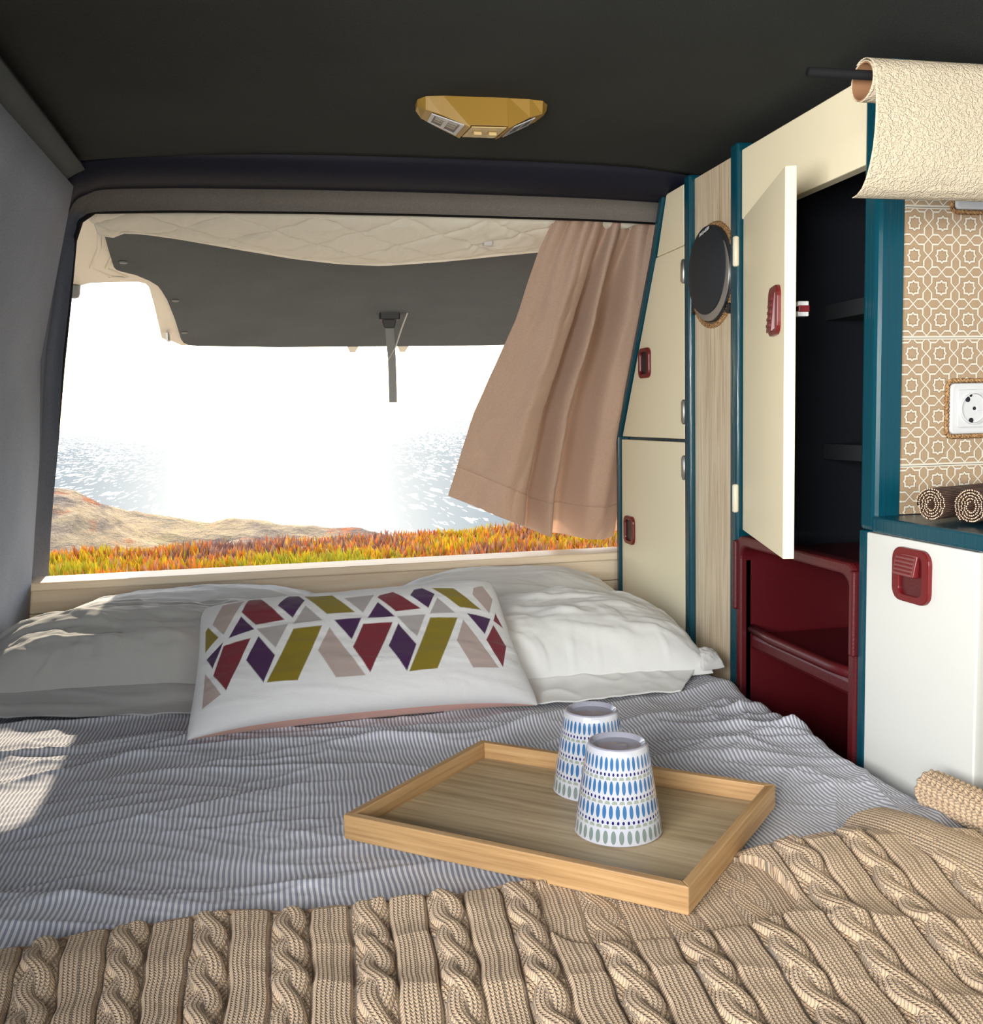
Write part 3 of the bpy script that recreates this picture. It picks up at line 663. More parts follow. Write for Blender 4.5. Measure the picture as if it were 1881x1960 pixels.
# ---- tiled splashback
def tile_mat():
    a = M('patterned_tile', (.5, .4, .3), .35, .5)
    x, y, z = a.xyz(a.coord('Object'))
    TZ, CE = .1475, .0363
    tz = (1.228 + .1475 * 3 - z) / TZ; t = tz.fr() * TZ
    u = ((x - .6962) / CE).fr() - .5; v = (t / CE).fr() - .5
    au, av = u.ab(), v.ab()
    aa = .5 - au; bb = .5 - av
    dV = (aa - av.mn(bb).mn(.150)).ab(); dH = (bb - au.mn(aa).mn(.150)).ab(); dl = dV.mn(dH)
    s = au.mx(av).mn((au + av) / 1.32); star = s.gt(.138) * s.lt(.195)
    edge_ = (t.lt(.0022) + t.gt(TZ - .0022)).mn(1)
    wh = (star + dl.lt(.029) + edge_).mn(1)
    dark = (dl.lt(.044) + s.gt(.115) * s.lt(.215)).mn(1)
    grout = (t.lt(.0007)).mx(0)
    n = a.noise(a.coord('Object'), 500, 2)
    br = a.mix(n, (.33, .225, .125), (.44, .315, .20))
    br2 = a.mix(dark, br, (.26, .18, .11))
    c_ = a.mix(wh, br2, (.66, .61, .50)); c_ = a.mix(grout, c_, (.13, .11, .09))
    a.color(c_); a.bump(wh * .6 - grout * 1.5, .0006); return a.m
structure(box('wall_kitchen', .7035, 1.015, 1.0105, 1.016, .8765, 1.375, tile_mat()))
def plate_at(name, x0, z0, w_, h_, label, cat):
    t = empty(name, (x0 + w_ / 2, 1.010, z0 + h_ / 2), label, cat)
    q = lambda L, y: [(x0 + w_ / 2 + a, y, z0 + h_ / 2 + b_) for a, b_ in L]
    prism('face_plate', q(rrect(0, 0, w_, h_, .006), 1.0105), (0, -.006, 0), white, t, .002)
    rope('rope_border', q([(a, b_) for a, b_ in rrect(0, 0, w_ + .006, h_ + .006, .006)] + [(w_ / 2 + .003, h_ / 2 - .003)], 1.008), t, .0024, .009)
    return t, q
so, q = plate_at('wall_socket', .7625, .9685, .056, .059, 'white wall socket framed in rope on the patterned tiles', 'socket')
prism('socket_insert', q(rrect(0, 0, .042, .044, .004), 1.0045), (0, -.0022, 0), white, so, .0008)
cx_, cz_ = .7905, .998
lathe('socket_rim', [(.0186, .0), (.0186, .0028), (.0172, .003), (.0168, .0)], (cx_, 1.0024, cz_), (0, -1, 0), white, so, 40)
wellm = M('socket_well', (.45, .44, .40), .35).m
lathe('socket_well', [(.0, .0005), (.0166, .0005), (.0168, .002)], (cx_, 1.0030, cz_), (0, -1, 0), wellm, so, 40)
for ax_, az_, r in ((-.008, .0105, .0032), (-.004, .015, .0018), (-.003, -.0140, .0032), (.001, .0, .0022), (.012, .0, .002)):
    lathe('socket_hole', [(.0, .0002), (r, .0002), (r, 0)], (cx_ + ax_, 1.0021, cz_ + az_), (0, -1, 0), black, so, 16)
box('socket_ridge', cx_ + .004, cx_ + .016, 1.0016, 1.003, cz_ - .003, cz_ + .003, white, so, .0005)
sw, q = plate_at('light_switch', .7635, 1.2255, .064, .064, 'white light switch framed in rope under the kitchen roll', 'switch')
prism('rocker', q(rrect(0, 0, .047, .047, .004), 1.0045), (0, -.003, 0), white, sw, .001)
# ---- rolled bamboo mats on the worktop
def bamboo(cx, cy, r, label):
    t = empty('bamboo_mat', (cx, cy, .8765), label, 'rolled mat', 'rolled bamboo place mats on the worktop')
    dark = woodmat('bamboo_slat', (.06, .03, .02), (.15, .08, .05), (.30, .19, .12), 'x', 2.5, .6); light = M('bamboo_end', (.62, .47, .34), .7).m; core = M('mat_binding', (.03, .015, .012), .9).m
    axd = Vector((.94, .34, 0)).normalized(); e1 = Vector((0, 0, 1)); e2 = axd.cross(e1)
    O = Vector((cx, cy, .8765 + r * 1.03)); V = []; Fc = []; mi = []
    rad, th = .0045, .3; k = 0; ends = []
    while rad < r - .001:
        sx = 1 + .18 * (1 - rad / r)
        c_ = O + (e1 * math.cos(th) * sx - e2 * math.sin(th) * (2 - sx)) * rad
        rs_ = .00082; j = random.Random(k).uniform(-.0012, .0012); nb = len(V)
        for d_ in (0, .19):
            for m_ in range(6):
                a_ = m_ * PI / 3
                V.append(c_ + axd * (d_ + (j if d_ == 0 else 0)) + (e1 * math.cos(a_) + e2 * math.sin(a_)) * rs_)
        for m_ in range(6): Fc.append((nb + m_, nb + (m_ + 1) % 6, nb + 6 + (m_ + 1) % 6, nb + 6 + m_)); mi.append(0)
        Fc.append(tuple(nb + m_ for m_ in range(6))); mi.append(1)
        th += .00205 / rad; rad += .00205 / rad * .0031 / (2 * PI); k += 1
    o = fixn(mk('slats', V, Fc, dark, t)); o.data.materials.append(light)
    for p in o.data.polygons: p.material_index = 1 if len(p.vertices) == 6 else 0
    # cloth binding between the turns
    pts = []; rad, th = .004, .3
    while rad < r - .0014:
        pts.append((rad, th)); th += .12; rad += .12 * .0031 / (2 * PI)
    V = []; 
    for rad, th in pts:
        sx = 1 + .18 * (1 - rad / r)
        c_ = O + (e1 * math.cos(th) * sx - e2 * math.sin(th) * (2 - sx)) * (rad + .0011)
        V += [c_ + axd * .002, c_ + axd * .188]
    mk('binding', V, [(2 * i, 2 * i + 2, 2 * i + 3, 2 * i + 1) for i in range(len(pts) - 1)], core, t, True)
    return t
bamboo(.682, .928, .0185, 'rolled dark bamboo mat on the teal worktop, the one nearer the wardrobe')
bamboo(.700, .888, .0190, 'rolled dark bamboo mat on the teal worktop, the one below the wall socket')
# ---- kitchen roll hanging below the roof
kr = empty('kitchen_roll', (.66, .87, 1.314), 'nearly empty kitchen roll with a long sheet hanging down', 'paper roll')
pm = M('embossed_paper', (.62, .53, .39), .95, .1); _x, _y, _z = pm.xyz(pm.coord(uv='cloth'))
_v = pm.coord('Object', (1, 1, 1.6)); _n = pm.noise(_v, 150, 3, .6); _w = (_n * 26).sn(); pm.bump(_w * .5 + _n, .0007); pm.m.name = 'embossed_paper'
cy_, cz2 = .872, 1.3125; R_ = .0195
path = []
for a_ in np.linspace(-30, 330, 60): path.append((cy_ + R_ * .93 * math.sin(math.radians(a_ + 180)), cz2 + R_ * .93 * math.cos(math.radians(a_ + 180))))
path = []
for a_ in np.linspace(200, -95, 70):       # inner turn
    path.append((cy_ + (R_ - .0012) * math.cos(math.radians(a_)), cz2 + (R_ - .0012) * math.sin(math.radians(a_))))
inner_path = path[:]
path = []
for a_ in np.linspace(-150 + 360, -150 + 360 - 0, 1): pass
for a_ in np.linspace(60, 178, 34): path.append((cy_ + (R_ + .0010) * math.cos(math.radians(a_)), cz2 + (R_ + .0012) * math.sin(math.radians(a_))))
hang = [(-.0212, -.004), (-.0222, -.018), (-.0225, -.034), (-.0215, -.050), (-.019, -.066), (-.0145, -.080), (-.0085, -.092), (-.001, -.1005), (.007, -.1045), (.015, -.1055)]
hi = np.array(hang); kk = np.linspace(0, len(hi) - 1, 60)
path += [(cy_ + float(np.interp(k, range(len(hi)), hi[:, 0])), cz2 + float(np.interp(k, range(len(hi)), hi[:, 1]))) for k in kk]
def paper(nm, path, x0, x1, par):
    xs = np.linspace(x0, x1, 120); P = np.zeros((len(xs), len(path), 3))
    pp = np.array(path)
    P[..., 0] = xs[:, None]; P[..., 1] = pp[None, :, 0] + .0006 * perlin(xs[:, None] * 20, pp[None, :, 1] * 20, 8); P[..., 2] = pp[None, :, 1]
    o = grid(nm, P, pm.m, par, uv={'cloth': P[..., [0, 2]]}); m = o.modifiers.new('s', 'SOLIDIFY'); m.thickness = .0006; m.offset = 0
    return o
paper('paper_sheet', path, .557, .815, kr)
paper('paper_turn', [(cy_ + (R_ - .0012) * math.cos(a), cz2 + (R_ - .0012) * math.sin(a)) for a in np.linspace(0, 2 * PI, 60)], .5565, .812, kr)
cb = M('cardboard', (.30, .15, .07), .85).m
o = lathe('cardboard_tube', [(.0175, 0), (.0175, .25), (.0165, .25), (.0165, 0), (.0175, 0)], (.5572, cy_, cz2), (1, 0, 0), cb, kr, 40)
rh = empty('roll_holder', (.66, .87, 1.36), 'dark rod holding the kitchen roll under the roof', 'roll holder')
tube('rod', [(.500, cy_, cz2 + .006), (.84, cy_, cz2 + .006)], .0045, blackm, rh, 12)
prism('bracket', [(.832, cy_ - .006, cz2 - .002), (.832, cy_ - .006, 1.395), (.839, cy_ - .006, 1.395), (.839, cy_ - .006, cz2 - .002)], (0, .012, 0), black, rh, .001)

# ================================================================== BED
bb = empty('bed', (.07, 1.1, -.05), 'bed platform filling the rear of the van under the striped sheet', 'bed')
box('platform', -.50, .645, .35, 1.90, -.05, .44, darkin, bb)
box('foam', -.50, .640, .35, 1.90, .44, .572, fabric('mattress_ticking', (.6, .6, .6)), bb, .012)
# striped sheet with creases running across the bed
X, Y = np.meshgrid(np.linspace(-.505, .660, 520), np.linspace(.36, 1.90, 640), indexing='ij')
wxn = .10 * perlin(X * 2.2, Y * 2.2, 1); wyn = .05 * perlin(X * 3 + 5, Y * 3, 2)
yy_ = Y + wyn + .05 * np.sin(X * 3.1 + Y * 2) ; xx_ = X + wxn
near_tray = np.exp(-((X - .25) / .24) ** 4 - ((Y - .88) / .24) ** 4)
mask = .25 + .75 * sstep(-.25, .5, perlin(X * 2.1 + 3, Y * 3.1, 12))
h = .0105 * ridge(xx_ * 1.9, yy_ * 8, 51, 8) * mask + .0055 * ridge(xx_ * 3.2 + 4, yy_ * 14, 52, 7) * mask + .0014 * ridge(xx_ * 6, yy_ * 34 + xx_ * 9, 53, 5)
h *= 1.0; h += .0055 * perlin(X * 3.3, Y * 5.5, 54) + .0022 * perlin(X * 8, Y * 14, 55)
rc2 = np.random.RandomState(17)
for _k in range(34):
    if _k < 24: x0_, y0_, sl, ln = rc2.uniform(-.5, .15), rc2.uniform(.78, 1.33), rc2.normal(0, .22), rc2.uniform(.05, .20)
    else: x0_, y0_, sl, ln = rc2.uniform(.42, .62), rc2.uniform(.85, 1.25), rc2.normal(-.5, .5), rc2.uniform(.04, .10)
    dx_ = X - x0_; yc_ = y0_ + sl * dx_ + rc2.uniform(-.6, .6) * dx_ ** 2 + .006 * np.sin(dx_ * rc2.uniform(12, 30))
    win = np.exp(-(dx_ / ln) ** 4); dy_ = Y - yc_
    h += rc2.uniform(.0020, .0042) * win * np.exp(-np.abs(dy_) / np.where(dy_ > 0, .0035, .013))
rgt = sstep(.36, .6, X) * sstep(1.5, 1.2, Y)
h += rgt * (.010 * perlin(X * 7 - Y * 4, Y * 6 + X * 6, 57) + .006 * ridge(X * 6 + Y * 4, X * 9 - Y * 5, 58, 6))
h *= (1 - .92 * near_tray); h = h * (1 - .85 * sstep(.80, .70, Y)) - .003 * sstep(.80, .72, Y)
under_p = sstep(1.36, 1.5, Y); h *= 1 - .6 * under_p
Z = .5945 + h
Z -= np.clip((X - .616) / .044, 0, 1) ** 2.2 * .055
Z -= near_tray * .001
P = np.stack([X, Y, Z], -1)
UV = np.stack([X + .0012 * perlin(X * 30, Y * 30, 61) + .004 * perlin(X * 4, Y * 4, 62), Y], -1)
sheet = grid('bed_sheet', P, sheetm, None, uv={'cloth': UV})
m = sheet.modifiers.new('s', 'SOLIDIFY'); m.thickness = .001; m.offset = -1
tag(sheet, 'creased blue and white striped sheet stretched over the van bed', 'bed sheet')

def pillow(corners, up, t_up, t_dn, n=(220, 150), p=2.6, q=.5, pinch=.035, seed=0, wr=1.0, lift=0.0, lean=None):
    c00, c10, c11, c01 = [np.array(c_, float) for c_ in corners]
    u = np.linspace(0, 1, n[0])[:, None]; v = np.linspace(0, 1, n[1])[None, :]
    # cluster samples towards the seam
    u = .5 - .5 * np.cos(PI * u) * (1 - .25 * np.abs(np.cos(PI * u)) * 0); v = .5 - .5 * np.cos(PI * v)
    a = 2 * u - 1; b_ = 2 * v - 1
    a2 = a * (1 - pinch * (1 - b_ ** 2) * a ** 2) ; b2 = b_ * (1 - pinch * 1.6 * (1 - a ** 2) * b_ ** 2)
    rc_ = np.abs(a * b_) ** 9 * np.where(b_ > 0, .042, .018); a2 = a2 * (1 - rc_); b2 = b2 * (1 - rc_ * 1.5)
    s = (a2 + 1) / 2; t = (b2 + 1) / 2
    base = ((1 - s) * (1 - t))[..., None] * c00 + (s * (1 - t))[..., None] * c10 + (s * t)[..., None] * c11 + ((1 - s) * t)[..., None] * c01
    base = base + (lift * (1 - a ** 4) * np.clip(1 - t, 0, 1) ** 3)[..., None] * np.array([0, -.15, 1.0])
    f = np.clip((1 - np.abs(a) ** p) * (1 - np.abs(b_) ** p), 0, 1) ** q
    up = np.array(up, float); up /= np.linalg.norm(up)
    ed = 1 - np.clip((1 - np.abs(a)) * 3.2, 0, 1) * 1.0; ed2 = 1 - np.clip((1 - np.abs(b_)) * 3.2, 0, 1)
    cre = lambda x, y, sd: np.clip(perlin(x, y, sd) * 2.2, 0, 1) ** 1.3
    w_ = wr * (.0075 * perlin(a * 1.7, b_ * 1.7, seed + 3) + .0030 * cre(a * 1.8 - b_ * 1.2, b_ * 5 + a * 2.2, seed + 4) + .0018 * cre(a * 5 + b_ * 3, b_ * 3 - a * 2, seed + 9) + .0006 * perlin(a * 14, b_ * 12, seed + 11))
    rad = wr * .0055 * ed * cre(a * .9, b_ * 6 + perlin(a * 2, b_ * 2, seed + 7), seed + 5) + wr * .0050 * ed2 * cre(a * 8 + perlin(a * 2, b_ * 2, seed + 8), b_ * .9, seed + 6)
    g_ = np.clip(f * 1.6, 0, 1)
    top = base + (f * t_up + (w_ + rad) * g_)[..., None] * up
    bot = base - (f * t_dn)[..., None] * up
    if lean is not None: top = top + (f * 1.0)[..., None] * np.array(lean)
    return top, bot, np.stack([np.broadcast_to(s, f.shape), np.broadcast_to(t, f.shape)], -1)
def two_part(root, nm_top, nm_bot, T, mt, mb, uvn='face'):
    top, bot, uv = T
    a = grid(nm_top, top, mt, root, uv={uvn: uv}); b_ = grid(nm_bot, bot[::-1], mb, root); return a, b_
def seam_cord(root, top, mat, r=.0013):
    e = np.concatenate([top[:, 0], top[-1, :], top[::-1, -1], top[0, ::-1]]); e = e[::4]
    tube('seam', [tuple(p) for p in e], r, mat, root, 6)
rt = empty('pillow', (-.17, 1.76, .598), 'white pillow at the back left, against the wooden sill', 'pillow', 'white bed pillows')
T = pillow([(-.44, 1.66, .622), (.10, 1.64, .622), (.11, 1.885, .628), (-.42, 1.885, .628)], (0, 0, 1), .088, .022, seed=3, wr=.8)
two_part(rt, 'pillow_top', 'pillow_underside', T, pillowm, pillowm); seam_cord(rt, T[0], pillowm)
rt = empty('pillow', (.40, 1.76, .598), 'white pillow at the back right, partly behind the front right pillow', 'pillow', 'white bed pillows')
T = pillow([(.15, 1.64, .622), (.64, 1.66, .622), (.63, 1.885, .625), (.15, 1.885, .628)], (0, 0, 1), .090, .022, seed=13, wr=.8)
two_part(rt, 'pillow_top', 'pillow_underside', T, pillowm, pillowm); seam_cord(rt, T[0], pillowm)
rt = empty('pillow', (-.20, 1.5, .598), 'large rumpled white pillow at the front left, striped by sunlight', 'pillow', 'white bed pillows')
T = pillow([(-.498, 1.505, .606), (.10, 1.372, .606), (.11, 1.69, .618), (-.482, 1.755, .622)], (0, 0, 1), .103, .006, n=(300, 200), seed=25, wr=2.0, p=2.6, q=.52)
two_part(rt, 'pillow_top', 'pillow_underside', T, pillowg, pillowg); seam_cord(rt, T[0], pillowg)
A_ = np.linspace(0, 1, 160)[:, None]; B_ = np.linspace(0, 1, 40)[None, :]
X = -.498 + .598 * A_ + 0 * B_; Y = (1.447 - .125 * A_) * (1 - B_) + (1.545 - .14 * A_) * B_ + .003 * np.sin(A_ * 11)
Z = .6025 + .036 * B_ ** 1.3 + (.0040 * np.clip(perlin(A_ * 5 + B_, B_ * 3 + 2, 71) * 2, 0, 1) + .004 * perlin(A_ * 4, B_ * 2, 72)) * np.sin(PI * B_) + .004 * (1 - B_) * np.abs(perlin(A_ * 9, B_ * 0 + .5, 73))
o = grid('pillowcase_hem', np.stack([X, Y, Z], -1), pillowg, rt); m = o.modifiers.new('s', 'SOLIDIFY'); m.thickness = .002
rt = empty('pillow', (.40, 1.5, .598), 'white pillow at the front right with a flat hem, touching the lockers', 'pillow', 'white bed pillows')
T = pillow([(.15, 1.32, .606), (.628, 1.345, .606), (.643, 1.60, .618), (.16, 1.655, .618)], (0, 0, 1), .098, .006, n=(300, 200), seed=38, wr=1.5, p=3.0, q=.5)
two_part(rt, 'pillow_top', 'pillow_underside', T, pillowm, pillowm)
# flat hem flap of the pillowcase lying on the sheet
A_ = np.linspace(0, 1, 120)[:, None]; B_ = np.linspace(0, 1, 40)[None, :]
fx = .22 + .40 * A_; f0 = np.array
xa = .20 + .345 * A_; ya = 1.285 + .004 * np.sin(A_ * 9); xb_ = .20 + .435 * A_; yb2 = 1.345 + .055 * A_
X = xa * (1 - B_) + xb_ * B_; Y = ya * (1 - B_) + yb2 * B_
Z = .603 + .030 * B_ ** 1.5 + .0035 * ridge(A_ * 7 + B_ * 2, B_ * 1.5 + 2, 71, 5) * np.sin(PI * B_) + .002 * perlin(A_ * 12, B_ * 3, 72)
o = grid('pillowcase_hem', np.stack([X, Y, Z], -1), pillowm, rt); m = o.modifiers.new('s', 'SOLIDIFY'); m.thickness = .002
# tucked corner
T2 = pillow([(.600, 1.335, .615), (.646, 1.355, .612), (.648, 1.400, .622), (.61, 1.40, .63)], (0, 0, 1), .016, .006, n=(50, 40), seed=5, wr=.3)
a, b_ = two_part(rt, 'pillowcase_corner', 'corner_underside', T2, pillowm, pillowm)

# cushion with the printed diamonds
CUSH = dict(corners=[(-.137, 1.244, .603), (.331, 1.264, .603), (.300, 1.422, .759), (-.125, 1.422, .742)], up=(0, -.70, .72), t_up=.042, t_dn=.062, n=(560, 300), seed=77, wr=.35, p=3.2, q=.5, pinch=.028, lift=.014)
cu = empty('cushion', (.10, 1.33, .60), 'white oblong cushion printed with purple, wine and olive diamonds', 'cushion')
T = pillow(**CUSH)
def cushion_mat():
    a = M('printed_cotton', (.8, .8, .8), .9, .15); n = a.node('ShaderNodeVertexColor', layer_name='print'); a.link(n.outputs[0], a.b.inputs['Base Color'])
    a.bump(a.noise(a.coord('Object'), 1300, 2), .0005); a.b.inputs['Sheen Weight'].default_value = .2; return a.m
fr_, bk = two_part(cu, 'front_cover', 'back_cover', T, cushion_mat(), pinkm)
#PATTERN#
# printed shapes: colour key, corners as fractions of the cover (along, up)
PATS = [('t', [(0.043, 0.409), (0.094, 0.213), (0.044, 0.152)]),
        ('t', [(0.079, 0.934), (0.15, 0.941), (0.09, 0.662), (0.052, 0.77)]),
        ('t', [(0.904, 0.857), (0.939, 0.882), (0.959, 0.77), (0.926, 0.642), (0.891, 0.795)]),
        ('t', [(0.409, 0.586), (0.496, 0.204), (0.412, 0.208), (0.368, 0.419)]),
        ('t', [(0.829, 0.581), (0.893, 0.209), (0.813, 0.206), (0.786, 0.409)]),
        ('p', [(0.043, 0.513), (0.091, 0.602), (0.064, 0.424)]),
        ('p', [(0.196, 0.591), (0.244, 0.424), (0.211, 0.231), (0.161, 0.424)]),
        ('p', [(0.621, 0.581), (0.661, 0.404), (0.615, 0.204), (0.577, 0.409)]),
        ('p', [(0.141, 0.782), (0.183, 0.652), (0.106, 0.622)]),
        ('p', [(0.426, 0.642), (0.51, 0.642), (0.471, 0.482)]),
        ('p', [(0.571, 0.767), (0.615, 0.632), (0.529, 0.637)]),
        ('p', [(0.848, 0.632), (0.923, 0.597), (0.884, 0.466)]),
        ('p', [(0.262, 0.854), (0.292, 0.928), (0.323, 0.912), (0.341, 0.852), (0.3, 0.705), (0.255, 0.828)]),
        ('p', [(0.7, 0.86), (0.728, 0.87), (0.762, 0.802), (0.727, 0.681), (0.68, 0.801)]),
        ('o', [(0.031, 0.739), (0.039, 0.762), (0.075, 0.652), (0.037, 0.571)]),
        ('o', [(0.3, 0.607), (0.387, 0.607), (0.305, 0.215), (0.22, 0.227)]),
        ('o', [(0.725, 0.607), (0.812, 0.596), (0.705, 0.207), (0.621, 0.2)]),
        ('o', [(0.341, 0.899), (0.431, 0.878), (0.493, 0.695), (0.406, 0.7)]),
        ('o', [(0.76, 0.864), (0.833, 0.852), (0.901, 0.662), (0.831, 0.682)]),
        ('w', [(0.092, 0.571), (0.173, 0.586), (0.108, 0.23), (0.068, 0.368)]),
        ('w', [(0.513, 0.596), (0.604, 0.591), (0.51, 0.22), (0.471, 0.419)]),
        ('w', [(0.926, 0.55), (0.944, 0.388), (0.907, 0.217), (0.882, 0.419)]),
        ('w', [(0.162, 0.939), (0.201, 0.926), (0.275, 0.696), (0.188, 0.686), (0.142, 0.815)]),
        ('w', [(0.582, 0.834), (0.629, 0.856), (0.702, 0.681), (0.621, 0.672), (0.574, 0.812)]),
        ('w', [(0.949, 0.652), (0.959, 0.539), (0.932, 0.586)]),
        ('g', [(0.19, 0.652), (0.285, 0.652), (0.246, 0.482)]),
        ('g', [(0.342, 0.797), (0.39, 0.652), (0.3, 0.647)]),
        ('g', [(0.621, 0.632), (0.712, 0.632), (0.669, 0.466)]),
        ('g', [(0.766, 0.764), (0.81, 0.637), (0.727, 0.637)]),
        ('g', [(0.468, 0.834), (0.566, 0.845), (0.518, 0.686)])]
#ENDPATTERN#
PC = {'w': (.16, .02, .03), 'p': (.05, .016, .065), 'o': (.20, .15, .013), 'g': (.34, .31, .305), 't': (.38, .30, .275), 'k': (.56, .34, .29)}
uvv = T[2].reshape(-1, 2); col = np.ones((len(uvv), 4)); col[:, :3] = (.66, .65, .655)
asp = np.array([.45, .215])
for c_, poly in PATS:
    pts = np.array(poly) * asp; q = uvv * asp; d_ = np.full(len(q), -1e9)
    ctr = pts.mean(0); area = sum(pts[i - 1][0] * pts[i][1] - pts[i][0] * pts[i - 1][1] for i in range(len(pts)))
    inside = np.zeros(len(q), bool); dist = np.full(len(q), 1e9)
    for i in range(len(pts)):
        A1 = pts[i - 1]; B1 = pts[i]; e = B1 - A1; r_ = q - A1
        tt = np.clip((r_ @ e) / (e @ e + 1e-12), 0, 1); dist = np.minimum(dist, np.linalg.norm(r_ - tt[:, None] * e, axis=1))
        cond = ((A1[1] > q[:, 1]) != (B1[1] > q[:, 1]))
        with np.errstate(divide='ignore', invalid='ignore'):
            xi = (B1[0] - A1[0]) * (q[:, 1] - A1[1]) / (B1[1] - A1[1]) + A1[0]
        inside ^= cond & (q[:, 0] < xi)
    sd = np.where(inside, dist, -dist); k = np.clip(sd / .0008 + .5, 0, 1)[:, None]
    col[:, :3] = col[:, :3] * (1 - k) + np.array(PC[c_]) * k
ca = fr_.data.color_attributes.new('print', 'FLOAT_COLOR', 'POINT'); ca.data.foreach_set('color', col.ravel())

# ================================================================== TRAY
tr = empty('serving_tray', (.255, .888, .606), 'shallow bamboo serving tray lying on the bed under two tumblers', 'tray')
TC = [Vector((.041, .906, 0)), Vector((.2985, .690, 0)), Vector((.4685, .868, 0)), Vector((.211, 1.082, 0))]
cen = sum(TC, Vector()) / 4
tang = math.atan2((TC[1] - TC[0]).y, (TC[1] - TC[0]).x)
z0, z1, th = .6045, .6275, .0085
def inset(pts, d):
    out = []; n = len(pts)
    for i in range(n):
        p = pts[i]; a = (pts[i - 1] - p).normalized(); b_ = (pts[(i + 1) % n] - p).normalized()
        s = abs(a.cross(b_).z); out.append(p + (a + b_) * (d / s))
    return out
IN = inset(TC, th)
def oriented(nm, pts, vec, mat, ang, b=.001):
    """prism whose own axes follow the tray, so the grain does too"""
    o = prism(nm, pts, vec, mat, None, b); c0 = sum((Vector(p) for p in pts), Vector()) / len(pts)
    o.data.transform(Matrix.Rotation(-ang, 4, 'Z') @ Matrix.Translation(-c0)); o.location = c0 - tr.location; o.rotation_euler = (0, 0, ang); o.parent = tr; return o
up_ = lambda p, z: Vector((p.x, p.y, z))
IB = inset(TC, .004)
oriented('tray_base', [up_(p, z0) for p in IB], (0, 0, .005), traybase, tang, 0)
for i in range(4):
    j = (i + 1) % 4; e = TC[j] - TC[i]
    oriented('tray_rim', [up_(TC[i], z0 - .001), up_(TC[j], z0 - .001), up_(IN[j], z0 - .001), up_(IN[i], z0 - .001)], (0, 0, z1 - z0 + .001), trayw, math.atan2(e.y, e.x))

# ================================================================== TUMBLERS, upside down
def tumbler_mat():
    a = M('glazed_stoneware', (.8, .8, .8), .12, .5); a.b.inputs['Coat Weight'].default_value = .5
    x, y, z = a.xyz(a.coord('Object'))
    ang = y.m('ARCTAN2', x) / (2 * PI) + .5
    H_ = .088; v = (z / H_)
    def ell(n_, v0, hv, wdt, off=0.0):
        u = ((ang * n_ + off).fr() - .5) / wdt; w2 = (v - v0) / hv
        return (u * u + w2 * w2).lt(1)
    bl = E(a.nt, a.node('ShaderNodeValue').outputs[0]) * 0
    nv_, gr = bl, bl
    for v0 in (.835, .595, .352): bl = bl + ell(37, v0, .070, .30)
    gl = ell(34, .098, .068, .31)
    for v0 in (.730, .488, .245):
        nv_ = nv_ + ell(50, v0, .0175, .24)
        u = ((ang * 33).fr() - .5) / .36; w2 = (v - (v0 - .052)) / .028
        gr = gr + (u * u * u * u + w2 * w2).lt(1) * w2.gt(-.15)
    wht = (.47, .475, .52)
    n = a.noise(a.coord('Object'), 260, 2)
    c_ = a.mix(bl.mn(1), wht, (.035, .13, .29)); c_ = a.mix(gl, c_, (.17, .22, .20)); c_ = a.mix(gr.mn(1), c_, (.26, .30, .24)); c_ = a.mix(nv_.mn(1), c_, (.015, .015, .12))
    a.color(c_); return a.m
tm_ = tumbler_mat(); glz = M('white_glaze', (.26, .26, .31), .06, .8).m
def tumbler(x, y, rot, label):
    t = empty('tumbler', (x, y, .6098), label, 'tumbler', 'patterned tumblers upside down on the tray')
    rb, rt_, H_ = .0412, .0288, .086
    prof = [(rb - .0022, .0006), (rb - .0010, .0), (rb + .0002, .0012)]
    for k in range(1, 24):
        f = k / 24; prof.append((rb + (rt_ - rb) * (f ** 1.06), .0012 + (H_ - .006) * f))
    prof += [(rt_ - .0004, H_ - .0035), (rt_ - .0014, H_ - .0014)]
    o = lathe('cup_wall', [(r, h_) for r, h_ in prof], (x, y, .6098), (0, 0, 1), tm_, t, 128, ref=Vector((1, 0, 0)))
    pr = [(rt_ - .0014, H_ - .0014), (rt_ - .0020, H_ - .0002), (rt_ - .0032, H_), (rt_ - .0044, H_ - .0012), (rt_ - .0062, H_ - .0042), (rt_ - .012, H_ - .0052), (.004, H_ - .0042), (.0005, H_ - .0040)]
    lathe('foot_ring', pr, (x, y, .6098), (0, 0, 1), glz, t, 96, ref=Vector((1, 0, 0)), smooth=True)
    t.rotation_euler = (0, 0, rot)
    return t
tumbler(.2945, .846, .3, 'blue and white patterned tumbler upside down on the tray, the nearer one')
tumbler(.3025, .949, 1.1, 'blue and white patterned tumbler upside down on the tray, half hidden behind the other')

# ================================================================== CABLE-KNIT BLANKET
SP = .0625
ti = np.arange(-3, 15)
topx = -.197 + SP * ti
topy = np.interp(ti, range(-3, 15), [.735, .745, .765, .780, .791, .787, .776, .771, .769, .776, .775, .773, .776, .781, .779, .768, .74, .73])
leanx = np.interp(ti, [-3, 0, 1, 2, 3, 4, 5, 6, 8, 10, 12, 14], [.20, .115, .065, .027, -.015, -.045, -.07, -.095, -.12, -.125, -.16, -.17])
uu = np.arange(-.5, 13.05, .0011 / SP); vv = np.concatenate([np.linspace(-.006, .004, 8), np.arange(.005, .30, .0012)])
Ug, Vg = np.meshgrid(uu, vv, indexing='ij')
tx = np.interp(Ug, ti, topx); ty = np.interp(Ug, ti, topy); lx_ = np.interp(Ug, ti, leanx)
